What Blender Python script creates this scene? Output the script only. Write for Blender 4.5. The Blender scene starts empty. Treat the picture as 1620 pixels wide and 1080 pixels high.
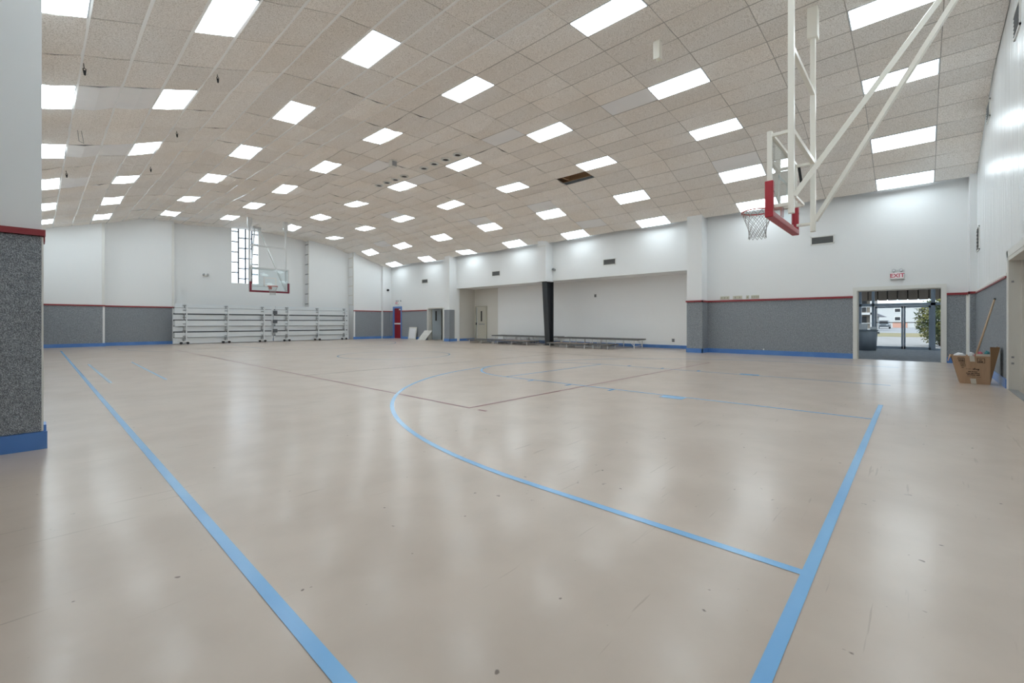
import bpy, bmesh, math, random
from mathutils import Vector, Matrix, Euler

random.seed(7)
SC = bpy.context.scene
COL = SC.collection
R = math.radians

# ------------------------------------------------------------------ camera
cam_d = bpy.data.cameras.new('camera')
cam = bpy.data.objects.new('camera', cam_d)
COL.objects.link(cam)
cam.location = (0.0, 0.0, 1.10)
cam.rotation_euler = (R(90), 0, -math.atan2(0.7337, 0.6797))
cam_d.sensor_width = 36.0
cam_d.lens = 697.0 / 1620.0 * 36.0
cam_d.shift_y = -30.0 / 1620.0
cam_d.clip_start = 0.05
cam_d.clip_end = 600
SC.camera = cam

# ------------------------------------------------------------------ world, sun, exposure
W = bpy.data.worlds.new('World')
SC.world = W
W.use_nodes = True
_bg = W.node_tree.nodes['Background']
_bg.inputs[0].default_value = (0.80, 0.90, 1.0, 1)
_bg.inputs[1].default_value = 3.0
sun_d = bpy.data.lights.new('sun', 'SUN')
sun_d.energy = 2.0
sun_d.angle = R(1.0)
sun_d.color = (1.0, 0.95, 0.88)
sun = bpy.data.objects.new('sun', sun_d)
COL.objects.link(sun)
sun.location = (-20, 30, 40)
sun.rotation_euler = Vector((0.75, -0.25, -0.75)).to_track_quat('-Z', 'Y').to_euler()
LAMP = 9.7                       # radiance of the lit ceiling panels
SC.view_settings.view_transform = 'Standard'
SC.view_settings.look = 'None'
SC.view_settings.exposure = 0.0
SC.view_settings.gamma = 1.0
SC.view_settings.use_curve_mapping = False
SC.cycles.max_bounces = 12
SC.cycles.diffuse_bounces = 8
SC.cycles.glossy_bounces = 4
SC.cycles.transparent_max_bounces = 24
SC.cycles.caustics_reflective = False
SC.cycles.caustics_refractive = False
SC.cycles.sample_clamp_indirect = 10.0
SC.cycles.use_denoising = True

# ------------------------------------------------------------------ materials
MATS = {}


def srgb(r, g, b):
    f = lambda c: (c / 255 / 12.92) if c / 255 <= 0.04045 else ((c / 255 + 0.055) / 1.055) ** 2.4
    return (f(r), f(g), f(b), 1)


def mat(name, col, rough=0.5, metal=0.0, spec=0.5, noise=None, bump=None, emit=None):
    """noise = (scale, colour2, lo, hi, stretch); bump = (scale, strength, distance, stretch)"""
    m = bpy.data.materials.new(name)
    m.use_nodes = True
    nt = m.node_tree
    b = nt.nodes['Principled BSDF']
    b.inputs['Base Color'].default_value = col
    b.inputs['Roughness'].default_value = rough
    b.inputs['Metallic'].default_value = metal
    b.inputs['Specular IOR Level'].default_value = spec
    if emit:
        b.inputs['Emission Color'].default_value = emit[0]
        b.inputs['Emission Strength'].default_value = emit[1]

    def tex(scale, stretch, detail=4):
        tc = nt.nodes.new('ShaderNodeTexCoord')
        mp = nt.nodes.new('ShaderNodeMapping')
        mp.inputs['Scale'].default_value = stretch or (1, 1, 1)
        n = nt.nodes.new('ShaderNodeTexNoise')
        n.inputs['Scale'].default_value = scale
        n.inputs['Detail'].default_value = detail
        nt.links.new(tc.outputs['Object'], mp.inputs[0])
        nt.links.new(mp.outputs[0], n.inputs['Vector'])
        return n
    if noise:
        n = tex(noise[0], noise[4] if len(noise) > 4 else None)
        cr = nt.nodes.new('ShaderNodeValToRGB')
        cr.color_ramp.elements[0].position = noise[2]
        cr.color_ramp.elements[1].position = noise[3]
        cr.color_ramp.elements[0].color = col
        cr.color_ramp.elements[1].color = noise[1]
        nt.links.new(n.outputs[0], cr.inputs[0])
        nt.links.new(cr.outputs[0], b.inputs['Base Color'])
    if bump:
        n = tex(bump[0], bump[3] if len(bump) > 3 else None, 2)
        bp = nt.nodes.new('ShaderNodeBump')
        bp.inputs['Strength'].default_value = bump[1]
        bp.inputs['Distance'].default_value = bump[2]
        nt.links.new(n.outputs[0], bp.inputs['Height'])
        nt.links.new(bp.outputs[0], b.inputs['Normal'])
    MATS[name] = m
    return m


def glass_mat(name, tint, gloss=0.10):
    m = bpy.data.materials.new(name)
    m.use_nodes = True
    nt = m.node_tree
    nt.nodes.clear()
    o = nt.nodes.new('ShaderNodeOutputMaterial')
    t = nt.nodes.new('ShaderNodeBsdfTransparent')
    t.inputs[0].default_value = tint
    g = nt.nodes.new('ShaderNodeBsdfGlossy')
    g.inputs['Roughness'].default_value = 0.03
    lw = nt.nodes.new('ShaderNodeFresnel')
    lw.inputs['IOR'].default_value = 1.45
    mx = nt.nodes.new('ShaderNodeMixShader')
    ge = nt.nodes.new('ShaderNodeNewGeometry')
    inv = nt.nodes.new('ShaderNodeMath')
    inv.operation = 'SUBTRACT'
    inv.inputs[0].default_value = 1.0
    mul = nt.nodes.new('ShaderNodeMath')
    mul.operation = 'MULTIPLY'
    nt.links.new(ge.outputs['Backfacing'], inv.inputs[1])
    nt.links.new(inv.outputs[0], mul.inputs[0])
    nt.links.new(lw.outputs[0], mul.inputs[1])
    nt.links.new(mul.outputs[0], mx.inputs[0])
    nt.links.new(t.outputs[0], mx.inputs[1])
    nt.links.new(g.outputs[0], mx.inputs[2])
    nt.links.new(mx.outputs[0], o.inputs[0])
    MATS[name] = m
    return m


WHITE_WALL = mat('white_wall', (0.78, 0.795, 0.80, 1), 0.38, bump=(3.0, 0.08, 0.02, (1, 1, 0.25)))
BLOCK_WALL = mat('block_wall', (0.90, 0.91, 0.915, 1), 0.36, bump=(4.0, 0.12, 0.02, (0.35, 0.35, 3)))
RIB_WALL = mat('ribbed_wall', (0.80, 0.825, 0.84, 1), 0.27, bump=(9.0, 0.9, 0.04, (1, 1, 0.03)))
END_BAY = mat('end_bay_paint', (0.70, 0.685, 0.64, 1), 0.5, bump=(4.0, 0.12, 0.02, (0.35, 0.35, 3)))
CREAM = mat('cream_paint', (0.66, 0.64, 0.59, 1), 0.4)
WHITE_PAINT = mat('white_paint', (0.72, 0.72, 0.69, 1), 0.35)
RED_RAIL = mat('red_rail', (0.27, 0.030, 0.038, 1), 0.4)
RED_PAD = mat('red_pad', (0.42, 0.020, 0.035, 1), 0.35)
RED_DOOR = mat('red_door', (0.30, 0.012, 0.022, 1), 0.4)
BLUE_BASE = mat('blue_base', (0.085, 0.215, 0.54, 1), 0.32, noise=(2.5, (0.13, 0.28, 0.60, 1), 0.45, 0.75))
GREY_METAL = mat('grey_metal', (0.30, 0.31, 0.32, 1), 0.45, 0.3)
DARK = mat('dark', (0.015, 0.015, 0.017, 1), 0.6)
DARK_GAP = mat('plenum_dark', (0.03, 0.028, 0.026, 1), 0.9)
CREAM_STEEL = mat('cream_steel', (0.88, 0.85, 0.77, 1), 0.35)
GREY_STEEL = mat('grey_mast', (0.60, 0.61, 0.61, 1), 0.4)
RED_PAD_BACKLIT = mat('red_pad_backlit', (0.17, 0.012, 0.03, 1), 0.4)  # red pad of the far hoop, its backlit shade put into the colour
ALU = mat('aluminium', (0.74, 0.78, 0.81, 1), 0.35, 0.2, noise=(2.0, (0.80, 0.82, 0.83, 1), 0.4, 0.7, (1, 1, 12)))
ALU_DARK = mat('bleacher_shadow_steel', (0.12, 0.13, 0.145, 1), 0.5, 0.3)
STEEL_COL = mat('dark_steel', (0.055, 0.06, 0.066, 1), 0.38, 0.4)
VENT = mat('vent_grey', (0.19, 0.20, 0.205, 1), 0.5, 0.2)
RING_RED = mat('rim_red', (0.45, 0.03, 0.02, 1), 0.4)
CORD = mat('net_cord', (0.36, 0.35, 0.34, 1), 0.8)
FRAME_BLUE = mat('blue_frame', (0.11, 0.24, 0.56, 1), 0.35)
DOOR_GREY = mat('grey_door', (0.36, 0.42, 0.47, 1), 0.38)
DOOR_CREAM = mat('cream_door', (0.52, 0.50, 0.43, 1), 0.4)
LOUVRE = mat('louvre_brown', (0.09, 0.055, 0.055, 1), 0.6)
BOARD = mat('board_white', (0.66, 0.66, 0.63, 1), 0.5, noise=(4, (0.55, 0.55, 0.51, 1), 0.4, 0.7))
PLY = mat('riser_brown', (0.24, 0.17, 0.14, 1), 0.6, noise=(6, (0.30, 0.22, 0.185, 1), 0.35, 0.7))
RISER_GREY = mat('riser_grey', (0.12, 0.115, 0.12, 1), 0.8)
RISER_EDGE = mat('riser_edge', (0.13, 0.13, 0.125, 1), 0.5)
TUBE_STEEL = mat('tube_steel', (0.82, 0.83, 0.83, 1), 0.35, 0.2)
MULLION = mat('anodised_mullion', (0.42, 0.50, 0.60, 1), 0.35, 0.4)
WIN_DARK = mat('window_bar', (0.05, 0.055, 0.06, 1), 0.5)
CARD = mat('cardboard', (0.40, 0.255, 0.155, 1), 0.75, noise=(3, (0.45, 0.29, 0.18, 1), 0.35, 0.7, (1, 8, 1)))
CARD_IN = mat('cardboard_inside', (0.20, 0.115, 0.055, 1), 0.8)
PRINT = mat('box_print', (0.035, 0.022, 0.018, 1), 0.8)
TAPE = mat('packing_tape', (0.58, 0.53, 0.45, 1), 0.3)
PAPER = mat('paper_white', (0.75, 0.77, 0.80, 1), 0.7)
WOOD = mat('broom_wood', (0.47, 0.33, 0.21, 1), 0.5)
PINK = mat('pink_cloth', (0.55, 0.13, 0.17, 1), 0.8)
TEAL = mat('teal_cloth', (0.06, 0.23, 0.26, 1), 0.8)
CAN_GREY = mat('bin_grey', (0.27, 0.31, 0.36, 1), 0.45)
PLATE = mat('switch_plate', (0.56, 0.55, 0.45, 1), 0.4)
PLATE_DK = mat('switch_toggle', (0.34, 0.33, 0.26, 1), 0.4)
SIGN_RED = mat('sign_red', (0.48, 0.01, 0.06, 1), 0.4)
SIGN_FACE = mat('sign_face', (0.80, 0.74, 0.76, 1), 0.4, emit=((1, 0.86, 0.88, 1), 0.12))
JOIST = mat('joist_wood', (0.34, 0.20, 0.10, 1), 0.8, noise=(9, (0.22, 0.12, 0.06, 1), 0.4, 0.7, (1, 6, 6)))
DUCT = mat('duct_dark', (0.05, 0.05, 0.055, 1), 0.6)
GLASS = glass_mat('clear_glass', (0.94, 0.97, 0.98, 1))
BOARD_GLASS = glass_mat('backboard_glass', (0.93, 0.97, 0.98, 1))
PANE = glass_mat('window_glass', (0.97, 0.99, 1.0, 1))
LENS_ON = mat('lamp_lens', (0.9, 0.9, 0.9, 1), 0.5, emit=((0.82, 0.94, 1.0, 1), LAMP))
LAMP_FRAME = mat('lamp_frame', (0.42, 0.44, 0.46, 1), 0.45)
RUNNER_W = mat('runner_white', (0.96, 0.96, 0.95, 1), 0.2, spec=1.0)  # white runner paint, window sheen partly put into the colour
RUNNER_T = mat('runner_tan', (0.46, 0.43, 0.40, 1), 0.7)  # same runners toned down where they catch no sheen; also the cross tees
TILE_GREY = mat('tile_smooth', (0.88, 0.88, 0.88, 1), 0.8, noise=(1.2, (0.84, 0.84, 0.85, 1), 0.4, 0.7))
LINE_BLUE = mat('line_blue', (0.20, 0.46, 0.80, 1), 0.22, noise=(1.3, (0.25, 0.52, 0.83, 1), 0.35, 0.7))
LINE_PALE = mat('line_pale', (0.40, 0.58, 0.76, 1), 0.22)
LINE_RED = mat('line_red', (0.21, 0.045, 0.06, 1), 0.3)
LINE_GREY = mat('line_grey', (0.23, 0.19, 0.19, 1), 0.25)
GRASS = mat('dry_grass', (0.16, 0.12, 0.045, 1), 0.9, noise=(0.8, (0.11, 0.10, 0.035, 1), 0.4, 0.65))
PAVE = mat('pavement', (0.19, 0.175, 0.165, 1), 0.85, noise=(1.5, (0.15, 0.14, 0.13, 1), 0.4, 0.7))
ROAD = mat('road', (0.17, 0.17, 0.175, 1), 0.85, noise=(0.7, (0.20, 0.195, 0.19, 1), 0.4, 0.7))
LOBBY = mat('lobby_carpet', (0.20, 0.215, 0.24, 1), 0.9, noise=(22, (0.30, 0.32, 0.35, 1), 0.4, 0.65, (1, 0.4, 1)))
STUCCO = mat('stucco', (0.44, 0.44, 0.43, 1), 0.8)
BRICKISH = mat('brick_base', (0.45, 0.25, 0.19, 1), 0.85)
ROOF_DK = mat('roof_dark', (0.13, 0.13, 0.145, 1), 0.8)
BALC = mat('balcony_brown', (0.17, 0.145, 0.12, 1), 0.8)
SLAT = mat('canopy_slat', (0.13, 0.10, 0.075, 1), 0.7)
LEAF = mat('leaf_green', (0.05, 0.075, 0.028, 1), 0.6, noise=(2.2, (0.26, 0.24, 0.06, 1), 0.45, 0.65))
BARK = mat('bark', (0.08, 0.055, 0.04, 1), 0.9)
CAR_PAINT = mat('car_paint', (0.20, 0.22, 0.24, 1), 0.3, 0.3)
TYRE = mat('tyre', (0.02, 0.02, 0.02, 1), 0.8)


def carpet_mat():
    m = mat('wall_carpet', (0.03, 0.033, 0.037, 1), 0.95, spec=0.1)
    nt = m.node_tree
    b = nt.nodes['Principled BSDF']
    tc = nt.nodes.new('ShaderNodeTexCoord')
    mp = nt.nodes.new('ShaderNodeMapping')
    mp.inputs['Scale'].default_value = (1, 1, 0.75)
    v = nt.nodes.new('ShaderNodeTexVoronoi')
    v.inputs['Scale'].default_value = 170
    n = nt.nodes.new('ShaderNodeTexNoise')
    n.inputs['Scale'].default_value = 140
    n.inputs['Detail'].default_value = 3
    ad = nt.nodes.new('ShaderNodeMath')
    ad.operation = 'MULTIPLY_ADD'
    ad.inputs[1].default_value = -0.7
    cr = nt.nodes.new('ShaderNodeValToRGB')
    e = cr.color_ramp.elements
    e[0].position, e[0].color = 0.02, (0.19, 0.205, 0.225, 1)
    e[1].position, e[1].color = 0.42, (0.49, 0.525, 0.56, 1)
    k = e.new(0.2)
    k.color = (0.32, 0.345, 0.375, 1)
    bp = nt.nodes.new('ShaderNodeBump')
    bp.inputs['Strength'].default_value = 0.6
    bp.inputs['Distance'].default_value = 0.012
    L = nt.links.new
    L(tc.outputs['Object'], mp.inputs[0])
    L(mp.outputs[0], v.inputs['Vector'])
    L(mp.outputs[0], n.inputs['Vector'])
    L(v.outputs['Distance'], ad.inputs[0])
    L(n.outputs[0], ad.inputs[2])
    L(ad.outputs[0], cr.inputs[0])
    n2 = nt.nodes.new('ShaderNodeTexNoise')
    n2.inputs['Scale'].default_value = 34
    n2.inputs['Detail'].default_value = 5
    n2.inputs['Roughness'].default_value = 0.7
    r2 = nt.nodes.new('ShaderNodeMapRange')
    r2.inputs['From Min'].default_value = 0.3
    r2.inputs['From Max'].default_value = 0.7
    r2.inputs['To Min'].default_value = 0.72
    r2.inputs['To Max'].default_value = 1.22
    mm = nt.nodes.new('ShaderNodeMix')
    mm.data_type = 'RGBA'
    mm.blend_type = 'MULTIPLY'
    mm.inputs[0].default_value = 1
    L(tc.outputs['Object'], n2.inputs['Vector'])
    L(n2.outputs[0], r2.inputs[0])
    L(cr.outputs[0], mm.inputs[6])
    L(r2.outputs[0], mm.inputs[7])
    L(mm.outputs[2], b.inputs['Base Color'])
    L(ad.outputs[0], bp.inputs['Height'])
    L(bp.outputs[0], b.inputs['Normal'])
    return m


def tile_mat():
    m = mat('ceiling_tile', (0.42, 0.39, 0.355, 1), 0.95, spec=0.15)
    nt = m.node_tree
    b = nt.nodes['Principled BSDF']
    L = nt.links.new
    tc = nt.nodes.new('ShaderNodeTexCoord')
    v = nt.nodes.new('ShaderNodeTexNoise')
    v.inputs['Scale'].default_value = 62
    v.inputs['Detail'].default_value = 4
    cr = nt.nodes.new('ShaderNodeValToRGB')
    e = cr.color_ramp.elements
    e[0].position, e[0].color = 0.40, (0.73, 0.695, 0.65, 1)
    e[1].position, e[1].color = 0.53, (0.98, 0.955, 0.925, 1)
    big = nt.nodes.new('ShaderNodeTexNoise')
    big.inputs['Scale'].default_value = 0.55
    big.inputs['Detail'].default_value = 3
    cr2 = nt.nodes.new('ShaderNodeValToRGB')
    f = cr2.color_ramp.elements
    f[0].position, f[0].color = 0.35, (1, 1, 1, 1)
    f[1].position, f[1].color = 0.68, (0.97, 0.935, 0.895, 1)
    oi = nt.nodes.new('ShaderNodeObjectInfo')
    mx = nt.nodes.new('ShaderNodeMix')
    mx.data_type = 'RGBA'
    mx.blend_type = 'MULTIPLY'
    mx.inputs[0].default_value = 1
    L(tc.outputs['Object'], v.inputs['Vector'])
    L(tc.outputs['Object'], big.inputs['Vector'])
    L(v.outputs[0], cr.inputs[0])
    L(big.outputs[0], cr2.inputs[0])
    L(cr.outputs[0], mx.inputs[6])
    L(cr2.outputs[0], mx.inputs[7])
    vr = nt.nodes.new('ShaderNodeMapRange')
    vr.inputs['To Min'].default_value = 0.90
    vr.inputs['To Max'].default_value = 1.0
    L(oi.outputs['Random'], vr.inputs[0])
    m2 = nt.nodes.new('ShaderNodeMix')
    m2.data_type = 'RGBA'
    m2.blend_type = 'MULTIPLY'
    m2.inputs[0].default_value = 1
    L(mx.outputs[2], m2.inputs[6])
    L(vr.outputs[0], m2.inputs[7])
    L(m2.outputs[2], b.inputs['Base Color'])
    return m


def floor_mat():
    m = mat('gym_floor', (0.5, 0.42, 0.35, 1), 0.2)
    nt = m.node_tree
    b = nt.nodes['Principled BSDF']
    L = nt.links.new
    tc = nt.nodes.new('ShaderNodeTexCoord')

    def noise(scale, detail=4, stretch=(1, 1, 1)):
        mp = nt.nodes.new('ShaderNodeMapping')
        mp.inputs['Scale'].default_value = stretch
        n = nt.nodes.new('ShaderNodeTexNoise')
        n.inputs['Scale'].default_value = scale
        n.inputs['Detail'].default_value = detail
        L(tc.outputs['Object'], mp.inputs[0])
        L(mp.outputs[0], n.inputs['Vector'])
        return n
    big = noise(0.35, 5)
    cr = nt.nodes.new('ShaderNodeValToRGB')
    e = cr.color_ramp.elements
    e[0].position, e[0].color = 0.32, (0.520, 0.420, 0.345, 1)
    e[1].position, e[1].color = 0.70, (0.560, 0.465, 0.390, 1)
    L(big.outputs[0], cr.inputs[0])
    # scuffs and specks of dirt
    sp = noise(16, 2)
    cr2 = nt.nodes.new('ShaderNodeValToRGB')
    f = cr2.color_ramp.elements
    f[0].position, f[0].color = 0.215, (0.30, 0.25, 0.22, 1)
    f[1].position, f[1].color = 0.25, (1, 1, 1, 1)
    L(sp.outputs[0], cr2.inputs[0])
    mx = nt.nodes.new('ShaderNodeMix')
    mx.data_type = 'RGBA'
    mx.blend_type = 'MULTIPLY'
    mx.inputs[0].default_value = 1
    L(cr.outputs[0], mx.inputs[6])
    L(cr2.outputs[0], mx.inputs[7])
    # cloudy stains and long scuffs
    cl = noise(2.3, 6)
    cr3 = nt.nodes.new('ShaderNodeValToRGB')
    q = cr3.color_ramp.elements
    q[0].position, q[0].color = 0.35, (0.90, 0.89, 0.88, 1)
    q[1].position, q[1].color = 0.62, (1.0, 1.0, 1.0, 1)
    L(cl.outputs[0], cr3.inputs[0])
    sf_ = noise(3.0, 3, (0.6, 9, 1))
    cr4 = nt.nodes.new('ShaderNodeValToRGB')
    q = cr4.color_ramp.elements
    q[0].position, q[0].color = 0.27, (0.80, 0.78, 0.76, 1)
    q[1].position, q[1].color = 0.31, (1.0, 1.0, 1.0, 1)
    L(sf_.outputs[0], cr4.inputs[0])
    prev = mx.outputs[2]
    for node in (cr3, cr4):
        mm = nt.nodes.new('ShaderNodeMix')
        mm.data_type = 'RGBA'
        mm.blend_type = 'MULTIPLY'
        mm.inputs[0].default_value = 1
        L(prev, mm.inputs[6])
        L(node.outputs[0], mm.inputs[7])
        prev = mm.outputs[2]
    L(prev, b.inputs['Base Color'])
    # gloss varies with wear
    rg = noise(1.1, 5)
    mr = nt.nodes.new('ShaderNodeMapRange')
    mr.inputs['From Min'].default_value = 0.3
    mr.inputs['From Max'].default_value = 0.7
    mr.inputs['To Min'].default_value = 0.29
    mr.inputs['To Max'].default_value = 0.36
    L(rg.outputs[0], mr.inputs[0])
    L(mr.outputs[0], b.inputs['Roughness'])
    b.inputs['Specular IOR Level'].default_value = 0.75
    b.inputs['Coat Weight'].default_value = 0.24
    b.inputs['Coat Roughness'].default_value = 0.15
    b.inputs['Coat IOR'].default_value = 1.5
    # trowel waviness
    cn_ = noise(6.5, 2)
    cb = nt.nodes.new('ShaderNodeBump')
    cb.inputs['Strength'].default_value = 1.0
    cb.inputs['Distance'].default_value = 0.0028
    L(cn_.outputs[0], cb.inputs['Height'])
    L(cb.outputs[0], b.inputs['Coat Normal'])
    bn = noise(1.3, 3)
    bp = nt.nodes.new('ShaderNodeBump')
    bp.inputs['Strength'].default_value = 0.35
    bp.inputs['Distance'].default_value = 0.004
    L(bn.outputs[0], bp.inputs['Height'])
    L(bp.outputs[0], b.inputs['Normal'])
    return m


CARPET = carpet_mat()
TILE = tile_mat()
FLOOR = floor_mat()

# ------------------------------------------------------------------ mesh helpers
ORG = {}


class MB:
    def __init__(s):
        s.v = []
        s.f = []

    def add(s, vs, fs):
        o = len(s.v)
        s.v += [Vector(p) for p in vs]
        s.f += [tuple(i + o for i in f) for f in fs]
        return s

    def box(s, x0, x1, y0, y1, z0, z1):
        if x0 > x1: x0, x1 = x1, x0
        if y0 > y1: y0, y1 = y1, y0
        return s.add([(x0, y0, z0), (x1, y0, z0), (x1, y1, z0), (x0, y1, z0), (x0, y0, z1), (x1, y0, z1), (x1, y1, z1), (x0, y1, z1)],
                     [(0, 3, 2, 1), (4, 5, 6, 7), (0, 1, 5, 4), (1, 2, 6, 5), (2, 3, 7, 6), (3, 0, 4, 7)])

    def bar(s, p, q, w, d, up=(0, 0, 1)):
        """rectangular bar from p to q; w across, d along 'up'"""
        p, q = Vector(p), Vector(q)
        a = (q - p).normalized()
        u = Vector(up)
        if abs(a.dot(u)) > 0.95:
            u = Vector((1, 0, 0)) if abs(a.x) < 0.9 else Vector((0, 1, 0))
        side = a.cross(u).normalized()
        u = side.cross(a).normalized()
        vs = []
        for e in (p, q):
            for sx, sy in ((-1, -1), (1, -1), (1, 1), (-1, 1)):
                vs.append(e + side * sx * w / 2 + u * sy * d / 2)
        return s.add(vs, [(0, 3, 2, 1), (4, 5, 6, 7), (0, 1, 5, 4), (1, 2, 6, 5), (2, 3, 7, 6), (3, 0, 4, 7)])

    def tube(s, p, q, r, n=8, r2=None):
        p, q = Vector(p), Vector(q)
        r2 = r if r2 is None else r2
        a = (q - p).normalized()
        u = Vector((0, 0, 1)) if abs(a.z) < 0.9 else Vector((1, 0, 0))
        x = a.cross(u).normalized()
        y = x.cross(a)
        vs = []
        for e, rr in ((p, r), (q, r2)):
            for i in range(n):
                t = 2 * math.pi * i / n
                vs.append(e + (x * math.cos(t) + y * math.sin(t)) * rr)
        fs = [(i, (i + 1) % n, n + (i + 1) % n, n + i) for i in range(n)]
        fs += [tuple(reversed(range(n))), tuple(range(n, 2 * n))]
        return s.add(vs, fs)

    def ring(s, c, rad, r, n=28, m=8, axis='z'):
        vs = []
        for i in range(n):
            t = 2 * math.pi * i / n
            for j in range(m):
                a = 2 * math.pi * j / m
                rr = rad + r * math.cos(a)
                p = (rr * math.cos(t), rr * math.sin(t), r * math.sin(a))
                if axis == 'y':
                    p = (p[0], p[2], p[1])
                elif axis == 'x':
                    p = (p[2], p[0], p[1])
                vs.append(Vector(c) + Vector(p))
        fs = []
        for i in range(n):
            for j in range(m):
                fs.append((i * m + j, ((i + 1) % n) * m + j, ((i + 1) % n) * m + (j + 1) % m, i * m + (j + 1) % m))
        return s.add(vs, fs)

    def prism(s, pts, axis, a, b):
        """2D polygon pts extruded along axis between a and b; axis 'y': pts are (x,z); 'x': (y,z); 'z': (x,y)"""
        def P(p, t):
            return {'y': (p[0], t, p[1]), 'x': (t, p[0], p[1]), 'z': (p[0], p[1], t)}[axis]
        n = len(pts)
        vs = [P(p, a) for p in pts] + [P(p, b) for p in pts]
        fs = [tuple(range(n)), tuple(reversed(range(n, 2 * n)))]
        fs += [(i, n + i, n + (i + 1) % n, (i + 1) % n) for i in range(n)]
        return s.add(vs, fs)

    def strip(s, pts, w, z):
        """flat ribbon on the floor along 2D points"""
        pts = [Vector(p) for p in pts]
        vs = []
        for i, p in enumerate(pts):
            a = pts[max(i - 1, 0)]
            b = pts[min(i + 1, len(pts) - 1)]
            t = (b - a).normalized()
            nrm = Vector((-t.y, t.x)) * w / 2
            vs += [(p.x + nrm.x, p.y + nrm.y, z), (p.x - nrm.x, p.y - nrm.y, z)]
        fs = [(2 * i + 1, 2 * i + 3, 2 * i + 2, 2 * i) for i in range(len(pts) - 1)]
        return s.add(vs, fs)

    def build(s, name, material, parent=None, smooth=False, bevel=0.0):
        me = bpy.data.meshes.new(name)
        if parent is not None:
            o0 = ORG[parent.name]
        else:
            xs = [p.x for p in s.v]; ys = [p.y for p in s.v]; zs = [p.z for p in s.v]
            o0 = Vector(((min(xs) + max(xs)) / 2, (min(ys) + max(ys)) / 2, min(zs)))
        me.from_pydata([p - o0 for p in s.v], [], s.f)
        bm = bmesh.new()
        bm.from_mesh(me)
        bmesh.ops.recalc_face_normals(bm, faces=bm.faces)
        if bevel:
            bmesh.ops.bevel(bm, geom=list(bm.edges), offset=bevel, segments=2, affect='EDGES', profile=0.5)
        bm.to_mesh(me)
        bm.free()
        me.materials.append(material)
        if smooth:
            for p in me.polygons:
                p.use_smooth = True
        o = bpy.data.objects.new(name, me)
        COL.objects.link(o)
        if parent is not None:
            o.parent = parent
        else:
            o.location = o0
        ORG[o.name] = o0
        return o


def B(x0, x1, y0, y1, z0, z1):
    return MB().box(x0, x1, y0, y1, z0, z1)


def tag(o, label=None, cat=None, group=None, kind=None):
    if label: o['label'] = label
    if cat: o['category'] = cat
    if group: o['group'] = group
    if kind: o['kind'] = kind
    return o


def thing(name, loc, label, cat, group=None):
    o = bpy.data.objects.new(name, None)
    COL.objects.link(o)
    o.location = loc
    o.empty_display_size = 0.2
    ORG[o.name] = Vector(loc)
    return tag(o, label, cat, group)


def struct(o, label=None):
    return tag(o, label, None, None, 'structure')


def copy_tree(o, loc, rot=None, parent=None):
    c = o.copy()
    COL.objects.link(c)
    if parent is None:
        c.location = loc
        if rot is not None:
            c.rotation_euler = rot
        ORG[c.name] = Vector(loc)
    else:
        c.parent = parent
        ORG[c.name] = ORG[parent.name]
    for ch in list(o.children):
        copy_tree(ch, None, None, c)
    return c


def text_mesh(name, body, size, loc, rot, material, parent, depth=0.004):
    cu = bpy.data.curves.new(name, 'FONT')
    cu.body = body
    cu.size = size
    cu.extrude = depth
    cu.align_x = 'CENTER'
    cu.align_y = 'CENTER'
    cu.offset = size * 0.012
    tmp = bpy.data.objects.new(name + '_curve', cu)
    COL.objects.link(tmp)
    dg = bpy.context.evaluated_depsgraph_get()
    me = bpy.data.meshes.new_from_object(tmp.evaluated_get(dg))
    bpy.data.objects.remove(tmp)
    me.materials.clear()
    me.materials.append(material)
    o = bpy.data.objects.new(name, me)
    COL.objects.link(o)
    o.parent = parent
    o.location = Vector(loc) - ORG[parent.name]
    o.rotation_euler = rot
    ORG[o.name] = Vector(loc)
    return o


# ------------------------------------------------------------------ room dimensions
XL, XR = -0.05, 16.90            # left wall, long right wall
YN = -1.08                       # near end wall
YFAR = 29.0                      # back of the far end wall
PROF = [(-4.0, 3.73), (3.42, 6.18), (5.8, 6.38), (7.04, 6.46), (8.26, 6.49), (9.48, 6.46), (10.7, 6.36), (13.12, 6.12), (17.2, 4.73)]
ROOF_Z = 7.4


def zc(x):
    for (a, za), (b, zb) in zip(PROF, PROF[1:]):
        if x <= b:
            return za + (zb - za) * (x - a) / (b - a)
    return PROF[-1][1]


# grid lines across the room follow the slope: 2 ft along the surface
def lines_from_centre(sign):
    out = [8.26]
    x = 8.26
    for k in range(14):
        acc = 0.0
        while acc < 0.61:
            nx = x + sign * 0.005
            acc += math.hypot(0.005, zc(nx) - zc(x))
            x = nx
        out.append(x)
    return out


XG = list(reversed(lines_from_centre(-1)[1:])) + lines_from_centre(1)      # 29 lines, index 14 is the centre
YG = [0.32 - 0.61 - 1.22 + 1.22 * i for i in range(26)]                    # -1.51 ... 28.99

# ------------------------------------------------------------------ floor and painted lines
fl = struct(B(-4.2, 18.6, -3.2, 29.2, -0.15, 0.0).build('floor', FLOOR))
bx, by = 8.30, 1.95              # under the near basket


def line(pts, w, m, z=0.0015):
    return MB().strip(pts, w, z).build('painted_line', m, fl)


def arc(cx, cy, r, a0, a1, n=48):
    return [(cx + r * math.cos(R(a0 + (a1 - a0) * i / n)), cy + r * math.sin(R(a0 + (a1 - a0) * i / n))) for i in range(n + 1)]


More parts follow.
